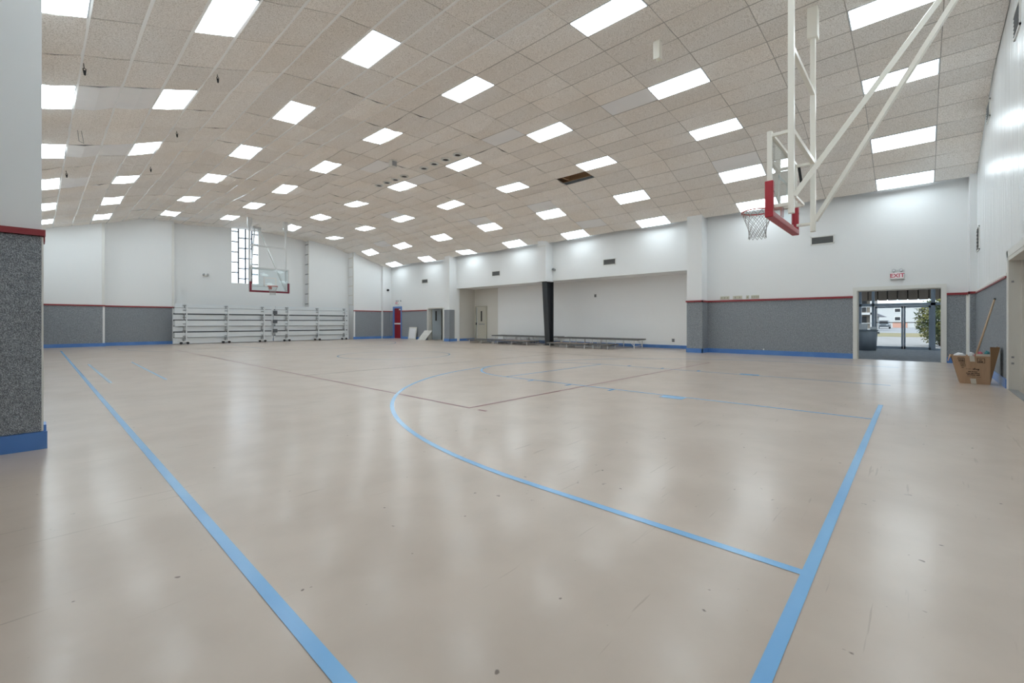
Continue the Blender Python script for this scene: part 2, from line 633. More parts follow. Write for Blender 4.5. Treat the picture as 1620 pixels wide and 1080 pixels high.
line([(0.64, 0.34), (0.64, 24.4)], 0.052, LINE_BLUE, 0.0022)
line([(0.6, 0.352), (7.66, 0.385)], 0.050, LINE_BLUE, 0.0020)
line([(2.29, 0.38), (2.29, 1.95)] + arc(bx, by, 6.01, 180, 0, 80) + [(14.31, 0.38)], 0.052, LINE_BLUE, 0.0018)
line([(6.47, 0.38), (6.47, 6.165)], 0.048, LINE_BLUE, 0.0016)
line([(10.13, 0.38), (10.13, 6.165)], 0.048, LINE_BLUE, 0.0016)
line([(6.47, 6.165), (10.13, 6.165)], 0.048, LINE_BLUE, 0.0014)
line(arc(bx, 6.165, 1.83, 0, 180, 48), 0.05, LINE_BLUE, 0.0012)
line([(6.35, 2.50), (6.35, 2.84)], 0.20, LINE_BLUE)                       # lane blocks
line([(10.22, 2.46), (10.22, 2.83)], 0.20, LINE_BLUE)
for yy_ in (3.70, 4.55, 5.42):                                            # lane ticks
    line([(6.28, yy_), (6.45, yy_)], 0.06, LINE_BLUE)
    line([(10.15, yy_), (10.32, yy_)], 0.06, LINE_BLUE)
line(arc(bx, 13.1, 1.83, 0, 360, 64), 0.045, LINE_PALE, 0.0012)           # centre circle
line([(0.92, 10.8), (0.93, 16.1)], 0.05, LINE_PALE)
line([(1.70, 10.65), (1.80, 16.1)], 0.05, LINE_PALE)
line([(3.79, 4.26), (3.79, 22.0)], 0.045, LINE_RED, 0.0010)               # volleyball court
line([(3.77, 4.26), (12.6, 4.24)], 0.045, LINE_RED, 0.0011)
line([(12.6, 4.26), (12.6, 22.0)], 0.03, LINE_GREY, 0.0010)
line([(3.79, 9.37), (12.6, 9.37)], 0.03, LINE_GREY, 0.0011)
line([(3.79, 22.0), (12.6, 22.0)], 0.03, LINE_GREY, 0.0011)
line([(3.79, 3.94), (3.79, 4.09)], 0.045, LINE_RED)
line(arc(bx, 24.3, 6.01, 180, 360, 60), 0.04, LINE_PALE, 0.0014)
line([(6.47, 20.05), (6.47, 25.9)], 0.04, LINE_PALE, 0.0013)

# ------------------------------------------------------------------ walls
def top_prism(mb, x0, x1, y0, y1, zlo=0.0, zhi=None):
    """wall piece whose top reaches the roof void"""
    return mb.box(x0, x1, y0, y1, zlo, ROOF_Z if zhi is None else zhi)


# far end wall: steps back towards the middle
SEGS = [(-0.3, 2.145, 27.62), (2.145, 4.81, 28.1), (11.60, 14.23, 28.1), (14.23, 16.26, 27.42), (16.26, 17.3, 27.22)]
wf = MB()
for x0, x1, y in SEGS:
    top_prism(wf, x0, x1, y, YFAR)
top_prism(wf, 4.81, 7.49, 28.6, YFAR)
top_prism(wf, 8.93, 11.60, 28.6, YFAR)
wf.box(7.49, 8.93, 28.6, YFAR, 0, 3.33)
wf.box(7.49, 8.93, 28.6, YFAR, 6.60, ROOF_Z)
wall_far = struct(wf.build('wall_far', WHITE_WALL))
RAIL0, RAIL1, BB = 1.845, 1.905, 0.155


def rail_y(wall, x0, x1, y, d=0.05):       # red rail on a wall facing -Y
    B(x0, x1, y - d, y, RAIL0, RAIL1).build('chair_rail', RED_RAIL, wall)


def carpet_y(wall, x0, x1, y):
    B(x0, x1, y - 0.02, y, BB, RAIL0).build('carpet_panel', CARPET, wall)


def base_y(wall, x0, x1, y):
    B(x0, x1, y - 0.035, y, 0, BB).build('baseboard', BLUE_BASE, wall)


carpet_y(wall_far, XL, 2.07, 27.62)
rail_y(wall_far, XL, 2.165, 27.62)
base_y(wall_far, XL, 2.175, 27.62)
carpet_y(wall_far, 2.165, 4.72, 28.1)
rail_y(wall_far, 2.145, 4.82, 28.1)
base_y(wall_far, 2.145, 4.84, 28.1)
carpet_y(wall_far, 14.33, 16.24, 27.42)
carpet_y(wall_far, 16.28, 16.87, 27.22)
rail_y(wall_far, 14.2, 16.26, 27.42, 0.04)
rail_y(wall_far, 16.25, 16.9, 27.22, 0.04)
base_y(wall_far, 14.2, 16.26, 27.42)
base_y(wall_far, 16.23, 16.9, 27.22)
base_y(wall_far, 4.81, 11.6, 28.6)
base_y(wall_far, 11.56, 14.23, 28.1)
# plank joints up the two returns that face the camera
for xw, ya, yb in ((11.60, 28.12, 28.58), (14.23, 27.45, 28.08)):
    z = 2.25
    while z < 6.2:
        B(xw - 0.03, xw, ya, yb, z, z + 0.05).build('joint_strip', GREY_METAL if xw < 12 else CREAM, wall_far)
        z += 0.62
    B(xw - 0.025, xw, ya, ya + 0.07, 2.2, 6.3).build('corner_strip', CREAM, wall_far)
for xw in (2.145, 4.81):
    B(xw - 0.10, xw, (27.62 if xw < 3 else 28.1) - 0.012, (27.62 if xw < 3 else 28.1), RAIL1, 6.1).build('corner_strip', WHITE_PAINT, wall_far)

# left wall and the stub the camera looks past
wl = MB().box(-0.30, XL, 5.85, 29.0, 0, ROOF_Z)
wall_left = struct(wl.build('wall_left', WHITE_WALL))
B(XL, XL + 0.02, 5.9, 27.6, BB, RAIL0).build('carpet_panel', CARPET, wall_left)
B(XL, XL + 0.045, 5.9, 27.6, RAIL0, RAIL1).build('chair_rail', RED_RAIL, wall_left)
B(XL, XL + 0.035, 5.9, 27.6, 0, BB).build('baseboard', BLUE_BASE, wall_left)
wall_stub = struct(B(-4.2, 0.032, 5.65, 5.85, 0, ROOF_Z).build('wall_stub', WHITE_WALL))
B(-4.2, 0.030, 5.615, 5.65, BB, RAIL0).build('carpet_panel', CARPET, wall_stub)
B(-4.2, 0.054, 5.59, 5.65, RAIL0 + 0.008, RAIL1).build('chair_rail', RED_RAIL, wall_stub)
B(0.032, 0.052, 5.652, 5.84, RAIL0 - 0.035, RAIL0 + 0.01).build('rail_return', RED_RAIL, wall_stub)
B(0.030, 0.042, 5.617, 5.84, BB, RAIL0).build('corner_bead', WHITE_PAINT, wall_stub)
B(-4.2, 0.065, 5.60, 5.65, 0, 0.15).build('baseboard', BLUE_BASE, wall_stub)
B(0.043, 0.060, 5.652, 5.84, 0, 0.20).build('baseboard', BLUE_BASE, wall_stub)
wall_side = struct(B(-4.4, -4.2, -3.2, 5.85, 0, ROOF_Z).build('wall_side', WHITE_WALL))

# near end wall with the wide opening at its side
wn = MB()
wn.box(10.86, 18.6, -1.40, YN, 0, ROOF_Z)
wn.box(8.70, 10.86, -1.40, YN, 2.17, ROOF_Z)
wn.box(-4.2, 8.70, -1.40, YN, 0, ROOF_Z)
wn.box(8.5, 11.1, -3.2, -3.0, 0, 3.0)
wn.box(8.5, 8.7, -3.0, -1.40, 0, 3.0)
wn.box(10.86, 11.06, -3.0, -1.40, 0, 3.0)
wn.box(8.5, 11.1, -3.0, -1.40, 2.6, 3.0)
wall_near = struct(wn.build('wall_near', RIB_WALL))
B(11.02, 16.5, YN, YN + 0.02, BB, RAIL0).build('carpet_panel', CARPET, wall_near)
B(10.98, 16.5, YN, YN + 0.04, RAIL0, RAIL0 + 0.03).build('chair_rail', RED_RAIL, wall_near)
B(10.98, 16.5, YN, YN + 0.03, RAIL0 + 0.03, RAIL1 + 0.02).build('rail_cap', WHITE_PAINT, wall_near)
B(10.99, 16.9, YN, YN + 0.035, 0, BB).build('baseboard', BLUE_BASE, wall_near)
# shallow pilaster in the corner
pil = B(16.50, XR, YN, -0.945, 0, ROOF_Z).build('corner_pilaster', WHITE_WALL, wall_near)
B(16.48, 16.50, YN, -0.95, BB, RAIL0).build('carpet_panel', CARPET, pil)
B(16.46, XR, -0.95, -0.92, RAIL0, RAIL1).build('chair_rail', RED_RAIL, pil)
B(16.46, 16.50, YN, -0.92, RAIL0, RAIL1).build('chair_rail', RED_RAIL, pil)
# opening frame
dn = struct(MB().box(10.80, 10.86, -1.42, YN + 0.02, 0, 2.17).build('door_3', CREAM))
B(10.86, 10.98, YN, YN + 0.025, 0, 2.28).build('frame_side', WHITE_PAINT, dn)
B(8.60, 10.98, YN, YN + 0.025, 2.17, 2.28).build('frame_head', WHITE_PAINT, dn)
B(8.70, 10.80, -1.42, YN + 0.02, 2.11, 2.17).build('head_lining', CREAM, dn)
B(10.765, 10.80, -1.24, -1.20, 0, 2.11).build('door_stop', CREAM, dn)
B(8.70, 10.86, -1.16, -1.06, 0, 0.008).build('threshold', GREY_METAL, dn)
for zz in (0.42, 0.52, 1.75):
    B(10.792, 10.801, -1.12, -1.09, zz, zz + 0.03).build('screw_plate', GREY_METAL, dn)

# long wall with recess, pillars and doors
wr = MB()
wr.box(XR, 17.1, -1.3, -0.47, 0, ROOF_Z)
wr.box(XR, 17.1, -0.47, 1.44, 2.09, ROOF_Z)
wr.box(XR, 17.1, 1.44, 6.2, 0, ROOF_Z)
wr.box(XR, 17.1, 6.2, 20.3, 3.10, ROOF_Z)
wr.box(XR, 17.1, 20.2, 21.36, 0, ROOF_Z)
wr.box(XR, 17.1, 21.36, 22.90, 2.0, ROOF_Z)
wr.box(XR, 17.1, 22.90, 25.93, 0, ROOF_Z)
wr.box(XR, 17.1, 25.93, 26.83, 2.10, ROOF_Z)
wr.box(XR, 17.1, 26.83, 29.0, 0, ROOF_Z)
wall_right = struct(wr.build('wall_right', WHITE_WALL))
wa = MB()
wa.box(18.45, 18.65, 6.0, 18.22, 0, 3.4)
wa.box(17.1, 18.65, 6.0, 6.2, 0, 3.4)
wa.box(17.0, 18.65, 6.0, 20.6, 3.14, 3.4)
wall_recess = struct(wa.build('wall_recess', BLOCK_WALL))
wall_end_bay = struct(MB().box(18.47, 18.65, 18.22, 20.6, 0, 3.4).box(17.1, 18.65, 20.28, 20.45, 0, 3.4).build('wall_end_bay', END_BAY))
B(18.415, 18.45, 6.2, 19.1, 0, BB - 0.02).build('baseboard', BLUE_BASE, wall_recess)
B(17.1, 18.45, 20.245, 20.28, 0, BB - 0.02).build('baseboard', BLUE_BASE, wall_recess)
p1 = struct(B(16.36, 17.1, 5.79, 6.33, 0, ROOF_Z).build('wall_pier_door_side', WHITE_WALL))
p3 = struct(B(16.36, 17.12, 20.12, 20.58, 0, ROOF_Z).build('wall_pier_far_side', WHITE_WALL))
p2 = struct(B(16.36, 16.93, 12.98, 13.47, 3.06, ROOF_Z).build('wall_pier_hanging', WHITE_WALL))
B(16.352, 16.36, 12.985, 13.465, 4.72, 4.74).build('joint_line', CREAM, p2)
for p, a, b in ((p1, 5.79, 6.33), (p3, 20.12, 20.58)):
    B(16.34, 16.36, a, b, BB, RAIL0).build('carpet_panel', CARPET, p)
    B(16.34, 16.72 if p is p3 else 16.9, a - 0.02, a, BB, RAIL0).build('carpet_panel', CARPET, p)
    B(16.325, 16.36, a - 0.035, b + 0.02, 0, BB).build('baseboard', BLUE_BASE, p)
    B(16.325, 16.9, a - 0.035, a, 0, BB).build('baseboard', BLUE_BASE, p)
B(16.31, 16.36, 5.74, 6.36, RAIL0, RAIL1).build('chair_rail', RED_RAIL, p1)
B(16.31, 16.9, 5.74, 5.79, RAIL0, RAIL1).build('chair_rail', RED_RAIL, p1)
B(16.72, 16.76, 20.09, 20.12, BB, RAIL0).build('edge_strip', WHITE_PAINT, p3)


def dress_x(y0, y1):
    B(XR - 0.02, XR, y0, y1, BB, RAIL0).build('carpet_panel', CARPET, wall_right)
    B(XR - 0.05, XR, y0, y1, RAIL0, RAIL1).build('chair_rail', RED_RAIL, wall_right)
    B(XR - 0.035, XR, y0, y1, 0, BB).build('baseboard', BLUE_BASE, wall_right)


dress_x(1.50, 5.79)
dress_x(-0.945, -0.53)
dress_x(23.0, 25.86)
dress_x(26.92, 27.2)
B(XR - 0.025, XR, -0.945, -0.90, BB, RAIL0).build('edge_strip', WHITE_PAINT, wall_right)
B(XR - 0.03, XR, 22.92, 23.0, 0, RAIL1 + 0.06).build('edge_strip', WHITE_PAINT, wall_right)
B(XR - 0.022, XR - 0.02, 3.9, 3.94, 0.155, 0.205).build('carpet_tear', WHITE_PAINT, wall_right)

roof = struct(B(-4.4, 18.7, -3.3, 29.2, ROOF_Z, ROOF_Z + 0.2).build('roof', DARK_GAP))  # unseen slab added to keep the sun out of the gym

# ------------------------------------------------------------------ ceiling: grid, tiles, lit panels
ceil = bpy.data.objects.new('ceiling', None)
COL.objects.link(ceil)
ceil.location = (8.26, 13.0, 6.49)
ORG[ceil.name] = Vector(ceil.location)
struct(ceil)
rng = random.Random(3)
NX, NY = len(XG), len(YG)
GZ = [[0.0] * NY for _ in range(NX)]
for i in range(NX):
    for j in range(NY):
        t = max(0.0, min(1.0, (YG[j] - 5.0) / 12.0))
        wav = 0.032 * math.sin(j * 1.7 + i * 0.6) + 0.020 * math.sin(i * 1.15 - j * 0.8)
        GZ[i][j] = zc(XG[i]) + t * wav + rng.uniform(-0.016, 0.016) * (0.4 + t)


def gp(i, j, du=0.0, dv=0.0):
    """point on the grid cell (i,j) at fractions du,dv"""
    x = XG[i] + (XG[i + 1] - XG[i]) * du
    y = YG[j] + (YG[j + 1] - YG[j]) * dv
    z = (GZ[i][j] * (1 - du) + GZ[i + 1][j] * du) * (1 - dv) + (GZ[i][j + 1] * (1 - du) + GZ[i + 1][j + 1] * du) * dv
    return x, y, z


LIGHT_COLS = [0, 3, 7, 11, 16, 20, 24, 27]          # cells across the room
LIGHT_ROWS = [1 + 3 * k for k in range(8)]           # cells along the room


def cell(x, y):
    i = max(k for k in range(NX - 1) if XG[k] <= x)
    j = max(k for k in range(NY - 1) if YG[k] <= y)
    return i, j


HOLE = cell(12.85, 8.9)
SMOOTH_T = {cell(*p) for p in ((9.8, 5.2), (9.2, 8.9), (14.0, 4.0), (0.8, 11.3), (1.4, 11.3), (0.8, 15.0), (1.4, 15.0), (0.8, 18.6),
                               (14.0, 11.3), (15.75, 10.1), (7.95, 13.4), (9.75, 13.6), (13.9, 14.8), (11.6, 18.4), (13.9, 23.0), (5.2, 27.0))}
SAG = cell(7.9, 8.85)
CANS = [(9.15, 15.59), (9.15, 15.02), (9.16, 14.45), (9.17, 13.88), (9.17, 12.67), (9.16, 12.08), (9.17, 11.48), (9.17, 10.87)]
FLAT = {cell(*p) for p in CANS} | {cell(8.05, 12.85)}


def tile_geo(mb, i, j):
    sag = rng.uniform(0.0, 0.026) * (1.7 if YG[j] > 9 else 0.6)
    if (i, j) in FLAT:
        sag = 0.0
    ys = [0.006, 0.5, 0.994]
    xs = [0.014, 0.5, 0.986]
    if j == 0:
        ys = [0.36, 0.68, 0.994]
    if (i, j) == SAG:
        ys = [0.006 + 0.988 * k / 10 for k in range(11)]
        xs = [0.014, 0.35, 0.7, 0.986]
    n, m = len(xs), len(ys)
    low = []
    tilt = rng.uniform(-0.004, 0.004)
    for a, u in enumerate(xs):
        for b, v in enumerate(ys):
            x, y, z = gp(i, j, u, v)
            s = sag * 4 * u * (1 - u) + sag * 3 * v * (1 - v)
            if (i, j) == SAG:
                s = 0.16 * u ** 1.5 * math.sin(math.pi * v)
            low.append((x, y, z - s + tilt * (u - 0.5)))
    up = [(x, y, z + 0.016) for x, y, z in low]
    fs = []
    k = n * m
    for a in range(n - 1):
        for b in range(m - 1):
            fs.append((a * m + b, (a + 1) * m + b, (a + 1) * m + b + 1, a * m + b + 1))
    rim = [a * m for a in range(n)] + [(n - 1) * m + b for b in range(1, m)] + [a * m + m - 1 for a in range(n - 2, -1, -1)] + [b for b in range(m - 2, 0, -1)]
    for q in range(len(rim)):
        r0, r1 = rim[q], rim[(q + 1) % len(rim)]
        fs.append((r0, r1, r1 + k, r0 + k))
    fs.append(tuple(r + k for r in rim))
    return mb.add(low + up, fs)


fx, fy = 0.7337, 0.6797
cells = []
for i in range(NX - 1):
    for j in range(NY - 1):
        if i in LIGHT_COLS and j in LIGHT_ROWS or (i, j) == HOLE:
            continue
        x, y, z = gp(i, j, 0.5, 0.5)
        d = x * fx + y * fy
        r = x * fy - y * fx
        score = 1e6 + d
        if d > 1.0 and abs(r / d) < 1.20 and (z - 1.1) / d < 0.78:
            score = d ** 3 / (z - 1.1)          # larger apparent size first
        cells.append((score, i, j))
cells.sort()
field = MB()
for n_, (s_, i, j) in enumerate(cells):
    if n_ < 296 or (i, j) in SMOOTH_T:
        tile_geo(MB(), i, j).build('ceiling_tile', TILE_GREY if (i, j) in SMOOTH_T else TILE, ceil)
    else:
        tile_geo(field, i, j)
tag(field.build('ceiling_tile_field', TILE, ceil), kind='stuff')
# main runners along the room and cross tees
for i in range(NX):
    mb = MB()
    w = 0.020 if i <= 10 else 0.012
    for j in range(NY - 1):
        y0 = YG[j] if j else -1.07
        dz = 0.010 if i <= 10 else 0.003
        z0, z1 = GZ[i][j] - dz, GZ[i][j + 1] - dz
        x = XG[i]
        mb.add([(x - w, y0, z0), (x + w, y0, z0), (x + w, YG[j + 1], z1), (x - w, YG[j + 1], z1),
                (x - w, y0, z0 + 0.012), (x + w, y0, z0 + 0.012), (x + w, YG[j + 1], z1 + 0.012), (x - w, YG[j + 1], z1 + 0.012)],
               [(0, 3, 2, 1), (4, 5, 6, 7), (0, 1, 5, 4), (1, 2, 6, 5), (2, 3, 7, 6), (3, 0, 4, 7)])
    mb.build('main_runner', RUNNER_W if i <= 10 else RUNNER_T, ceil)
for j in range(1, NY - 1):
    mb = MB()
    for i in range(NX - 1):
        a = Vector((XG[i], YG[j], GZ[i][j] + 0.004))
        b = Vector((XG[i + 1], YG[j], GZ[i + 1][j] + 0.004))
        mb.bar(a, b, 0.012, 0.01)
    mb.build('cross_tee', RUNNER_T, ceil)
# the plain ceiling over the side bay
B(-4.2, XG[0], -1.08, 5.65, 4.75, 4.80).build('side_ceiling', TILE_GREY, ceil)

ORDN = ['first', 'second', 'third', 'fourth', 'fifth', 'sixth', 'seventh', 'eighth']
proto = None
for ci, i in enumerate(LIGHT_COLS):
    for ri, j in enumerate(LIGHT_ROWS):
        c = Vector(gp(i, j, 0.5, 0.5))
        ang = -math.atan2(GZ[i + 1][j] - GZ[i][j], XG[i + 1] - XG[i])
        pitch = math.atan2(GZ[i][j + 1] - GZ[i][j], YG[j + 1] - YG[j])
        lab = 'lit ceiling panel, %s from bleacher wall, in %s lengthwise row from recess wall' % (ORDN[7 - ri], ORDN[7 - ci])
        if proto is None:
            proto = thing('ceiling_light', (0, 0, 0), lab, 'ceiling light', 'lit ceiling panels')
            fr = MB()
            w, l = 0.298, 0.604
            fr.box(-w, -w + 0.022, -l, l, -0.006, 0.05).box(w - 0.022, w, -l, l, -0.006, 0.05)
            fr.box(-w + 0.022, w - 0.022, -l, -l + 0.022, -0.006, 0.05).box(-w + 0.022, w - 0.022, l - 0.022, l, -0.006, 0.05)
            fr.build('frame', LAMP_FRAME, proto)
            MB().box(-w + 0.022, w - 0.022, -l + 0.022, l - 0.022, -0.014, 0.02).build('diffuser', LENS_ON, proto)
            proto.location = c
            proto.rotation_euler = (pitch, ang, 0)
        else:
            o = copy_tree(proto, c, (pitch, ang, 0))
            o['label'] = lab
            o['group'] = 'lit ceiling panels'

# recessed downlights in two sets of four
cp = None
for n_, (x, y) in enumerate(CANS):
    set_ = 'set nearer the bleachers' if n_ < 4 else 'set nearer the camera'
    lab = 'round recessed downlight, unlit, %s in the ceiling %s' % (ORDN[n_ % 4], set_)
    i, j = cell(x, y)
    z = gp(i, j, (x - XG[i]) / (XG[i + 1] - XG[i]), (y - YG[j]) / (YG[j + 1] - YG[j]))[2] - 0.006
    if cp is None:
        cp = thing('downlight', (x, y, z), lab, 'downlight', 'recessed downlights')
        MB().ring((x, y, z - 0.008), 0.135, 0.026, 24, 6).build('trim_ring', WHITE_PAINT, cp, True)
        MB().tube((x, y, z - 0.012), (x, y, z + 0.02), 0.115, 20).build('baffle', GREY_METAL, cp)
        MB().tube((x, y, z - 0.016), (x, y, z - 0.01), 0.075, 16).build('lens', DARK, cp)
    else:
        o = copy_tree(cp, (x, y, z))
        o['label'] = lab

# what shows in the void above the missing tile
hx, hy, hz = gp(HOLE[0], HOLE[1], 0.5, 0.5)
tag(B(hx - 0.42, hx + 0.22, hy + 0.40, hy + 0.48, hz + 0.08, hz + 0.32).build('joist', JOIST), 'brown timber joist seen through the missing ceiling tile', 'joist')
tag(MB().bar((hx + 0.27, hy - 1.2, hz + 0.16), (hx + 0.27, hy + 1.2, hz + 0.16), 0.05, 0.2).build('timber_batten', JOIST), 'rough tan batten along the edge of the ceiling hole', 'batten')
tag(MB().tube((hx - 0.1, hy - 1.5, hz + 0.55), (hx - 0.1, hy + 1.5, hz + 0.55), 0.2, 16).build('duct_pipe', DUCT), 'black duct inside the dark ceiling hole', 'duct')

# hanging hooks, bracket boxes
HOOKS = [(0.52, 9.75, 'nearest the stub wall, beside the left light row', 0.0), (2.33, 9.74, 'black hook below the ridge of the nearest white runner', 0.0),
         (2.34, 13.35, 'between the first and second full lights', 0.0), (2.34, 17.0, 'third back along the white runner', 0.0), (0.56, 17.05, 'furthest back near the left edge', 0.0)]
HL = ['small dark hook hanging from left ceiling runner nearest the grey stub', 'small dark hook hanging from white ceiling runner, closest to the camera of three',
      'small dark hook on white ceiling runner, middle one of three', 'small dark hook on white ceiling runner, furthest of three', 'small dark hook on left ceiling edge, further from the camera']
for (x, y, _a, _b), lab in zip(HOOKS, HL):
    z = zc(x)
    h = thing('ceiling_hook', (x, y, z), lab, 'hook', 'hooks hanging from the ceiling runners')
    MB().tube((x - 0.012, y, z - 0.006), (x - 0.004, y, z - 0.075), 0.006, 6).build('wire', DARK, h)
    MB().ring((x, y, z - 0.10), 0.018, 0.006, 12, 6, 'y').build('eye', DARK, h)
    MB().tube((x, y, z - 0.118), (x + 0.004, y, z - 0.19), 0.022, 8, 0.012).build('clip', DARK, h)
h = thing('hanging_wire', (0.60, 13.3, zc(0.6)), 'thin loose wire loop hanging from the ceiling at left', 'wire')
for a, b in (((0.60, 13.3, zc(.6)), (0.62, 13.2, 4.98)), ((0.62, 13.2, 4.98), (0.70, 13.3, 4.98)), ((0.70, 13.3, 4.98), (0.66, 13.35, zc(.66)))):
    MB().tube(a, b, 0.005, 5).build('strand', GREY_METAL, h)
x, y = 8.08, 3.69
h = thing('ceiling_bracket', (x, y, zc(x)), 'white steel channel bracket hanging from ceiling near the lit panel', 'bracket')
z0, z1 = 6.13, zc(x) + 0.02
B(x - 0.05, x + 0.07, y - 0.062, y - 0.055, z0, z1).build('channel_web', CREAM_STEEL, h)
B(x - 0.055, x - 0.048, y - 0.06, y + 0.06, z0, z1).build('channel_flange', CREAM_STEEL, h)
B(x + 0.066, x + 0.073, y - 0.06, y + 0.06, z0, z1).build('channel_flange', CREAM_STEEL, h)
x, y = 8.05, 12.85
h = thing('speaker_box', (x, y, zc(x)), 'small grey box fixed under the ceiling beside the downlights', 'box')
B(x - 0.10, x + 0.10, y - 0.09, y + 0.09, 6.26, zc(x)).build('housing', CREAM, h, bevel=0.01)
B(x - 0.08, x + 0.08, y - 0.096, y - 0.088, 6.28, 6.44).build('grille', GREY_METAL, h)

# ------------------------------------------------------------------ baskets hung from the ceiling
def make_basket(label, yb, s, backdir_anchor, STEEL=CREAM_STEEL, PADM=RED_PAD):
    """yb: plane of the glass; s=+1 rim towards +Y (near basket), -1 rim towards -Y"""
    X0, X1 = 7.29, 9.12
    xc = (X0 + X1) / 2
    zb, zt = 2.70, 3.90
    t = thing('basketball_hoop', (xc, yb, zb), label, 'basketball hoop', 'hoops hung from the ceiling')
    # glass board with steel frame
    g = B(X0 + 0.04, X1 - 0.04, yb - 0.006, yb + 0.006, zb + 0.04, zt - 0.04).build('backboard', BOARD_GLASS, t)
    tg = MB()
    w = 0.05
    tx0, tx1, tz0, tz1 = xc - 0.305, xc + 0.305, 2.97, 3.42
    yy0, yy1 = yb + s * 0.007, yb + s * 0.010
    tg.box(tx0, tx1, yy0, yy1, tz1 - w, tz1).box(tx0, tx1, yy0, yy1, tz0, tz0 + w).box(tx0, tx0 + w, yy0, yy1, tz0, tz1).box(tx1 - w, tx1, yy0, yy1, tz0, tz1)
    tg.build('target_square', WHITE_PAINT, g)
    f0, f1 = yb - 0.03, yb + 0.03
    B(X0, X0 + 0.045, f0, f1, zb, zt).build('board_frame', STEEL, t)
    B(X1 - 0.045, X1, f0, f1, zb, zt).build('board_frame', STEEL, t)
    B(X0 + 0.045, X1 - 0.045, f0, f1, zt - 0.045, zt).build('board_frame', STEEL, t)
    B(X0 + 0.045, X1 - 0.045, f0, f1, zb, zb + 0.045).build('board_frame', STEEL, t)
    # edge padding
    pd = MB()
    a, b = yb - 0.055, yb + 0.055
    pd.box(X0 - 0.03, X1 + 0.03, a, b, zb - 0.06, zb + 0.03)
    pd.build('bottom_pad', PADM, t, bevel=0.012)
    for e0, e1 in ((X0 - 0.03, X0 + 0.055), (X1 - 0.055, X1 + 0.03)):
        B(e0, e1, a, b, zb + 0.02, zb + 0.47).build('corner_pad', PADM, t, bevel=0.012)
        B(e0 + 0.022, e0 + 0.06, yb - s * 0.056, yb - s * 0.0575, zb + 0.30, zb + 0.32).build('pad_slot', DARK, t)
    # rim, plate and net
    rz = 2.955
    ry = yb + s * 0.38
    rim = MB().ring((xc, ry, rz), 0.23, 0.010, 32, 8).build('rim', RING_RED, t, True)
    B(xc - 0.06, xc + 0.06, yb + s * 0.03, yb + s * 0.16, rz - 0.012, rz + 0.005).build('rim_arm', RING_RED, rim)
    B(xc - 0.075, xc + 0.075, yb + s * 0.008, yb + s * 0.03, rz - 0.14, rz + 0.02).build('rim_plate', RING_RED, rim)
    hk = MB()
    for k in range(12):
        th = 2 * math.pi * (k + 0.5) / 12
        p = Vector((xc + 0.23 * math.cos(th), ry + 0.23 * math.sin(th), rz - 0.012))
        hk.tube(p, p + Vector((0, 0, -0.022)), 0.005, 5)
    hk.build('net_hooks', RING_RED, rim)
    net = MB()
    rows = [(0.225, 0.02), (0.205, 0.09), (0.182, 0.16), (0.158, 0.225), (0.138, 0.285), (0.128, 0.345), (0.128, 0.40), (0.133, 0.45)]
    nn = 12
    for q in range(len(rows) - 1):
        (ra, za), (rb, zb_) = rows[q], rows[q + 1]
        for k in range(nn):
            th0 = 2 * math.pi * (k + 0.5 * (q % 2)) / nn
            for sg in (-0.5, 0.5):
                th1 = th0 + 2 * math.pi * sg / nn
                net.tube((xc + ra * math.cos(th0), ry + ra * math.sin(th0), rz - za), (xc + rb * math.cos(th1), ry + rb * math.sin(th1), rz - zb_), 0.0045, 4)
    net.build('net', CORD, t)
    # masts and ties
    ym = yb - s * 0.27
    mx = (7.33, 9.07)
    for x in mx:
        MB().box(x - 0.038, x + 0.038, ym - 0.038, ym + 0.038, 2.66, zc(x) + 0.02).build('mast', STEEL, t, bevel=0.006)
    for z in (5.03, 3.85):
        B(mx[0] + 0.038, mx[1] - 0.038, ym - 0.03, ym + 0.03, z - 0.035, z + 0.035).build('cross_bar', STEEL, t)
    for x in mx:
        for z in (3.84, 2.80):
            MB().bar((x, ym + s * 0.038, z), (x, yb - s * 0.03, z), 0.045, 0.045).build('board_arm', STEEL, t)
    B(xc - 0.03, xc + 0.03, min(ym, yb - s * 0.012), max(ym, yb - s * 0.012), 2.93, 2.98).build('rim_stay', STEEL, t)
    MB().bar((mx[0], ym, 2.955), (xc, ym, 2.955), 0.035, 0.035).build('rim_stay', STEEL, t)
    ax, ay, az = backdir_anchor
    for x, e, z in ((mx[0], -0.10, 2.90), (mx[1], 0.10, 2.84)):
        MB().bar((x, ym - s * 0.03, z), (ax + e, ay, az), 0.065, 0.065).build('brace', STEEL, t)
    for x in mx:
        c = B(x - 0.095, x + 0.095, ym - 0.075, ym + 0.075, 5.96, zc(x) + 0.06).build('ceiling_case', STEEL, t, bevel=0.008)
    B(ax - 0.2, ax + 0.2, ay - 0.08, ay + 0.08, az - 0.05, zc(ax) + 0.05).build('anchor_plate', STEEL, t)
    # hydraulic snag: a dark strap near the corner of the board
    MB().bar((X1 - 0.02, yb - s * 0.06, zt - 0.08), (X1 + 0.0, yb - s * 0.09, zt - 0.34), 0.04, 0.015).build('strap', DARK, t)
    return t


make_basket('large near basketball hoop with red padded glass board by the exit', 1.62, 1, (8.40, -0.87, 6.40))
make_basket('small distant basketball hoop with glass board above the bleachers', 24.65, -1, (8.40, 27.3, 6.38), GREY_STEEL, RED_PAD_BACKLIT)

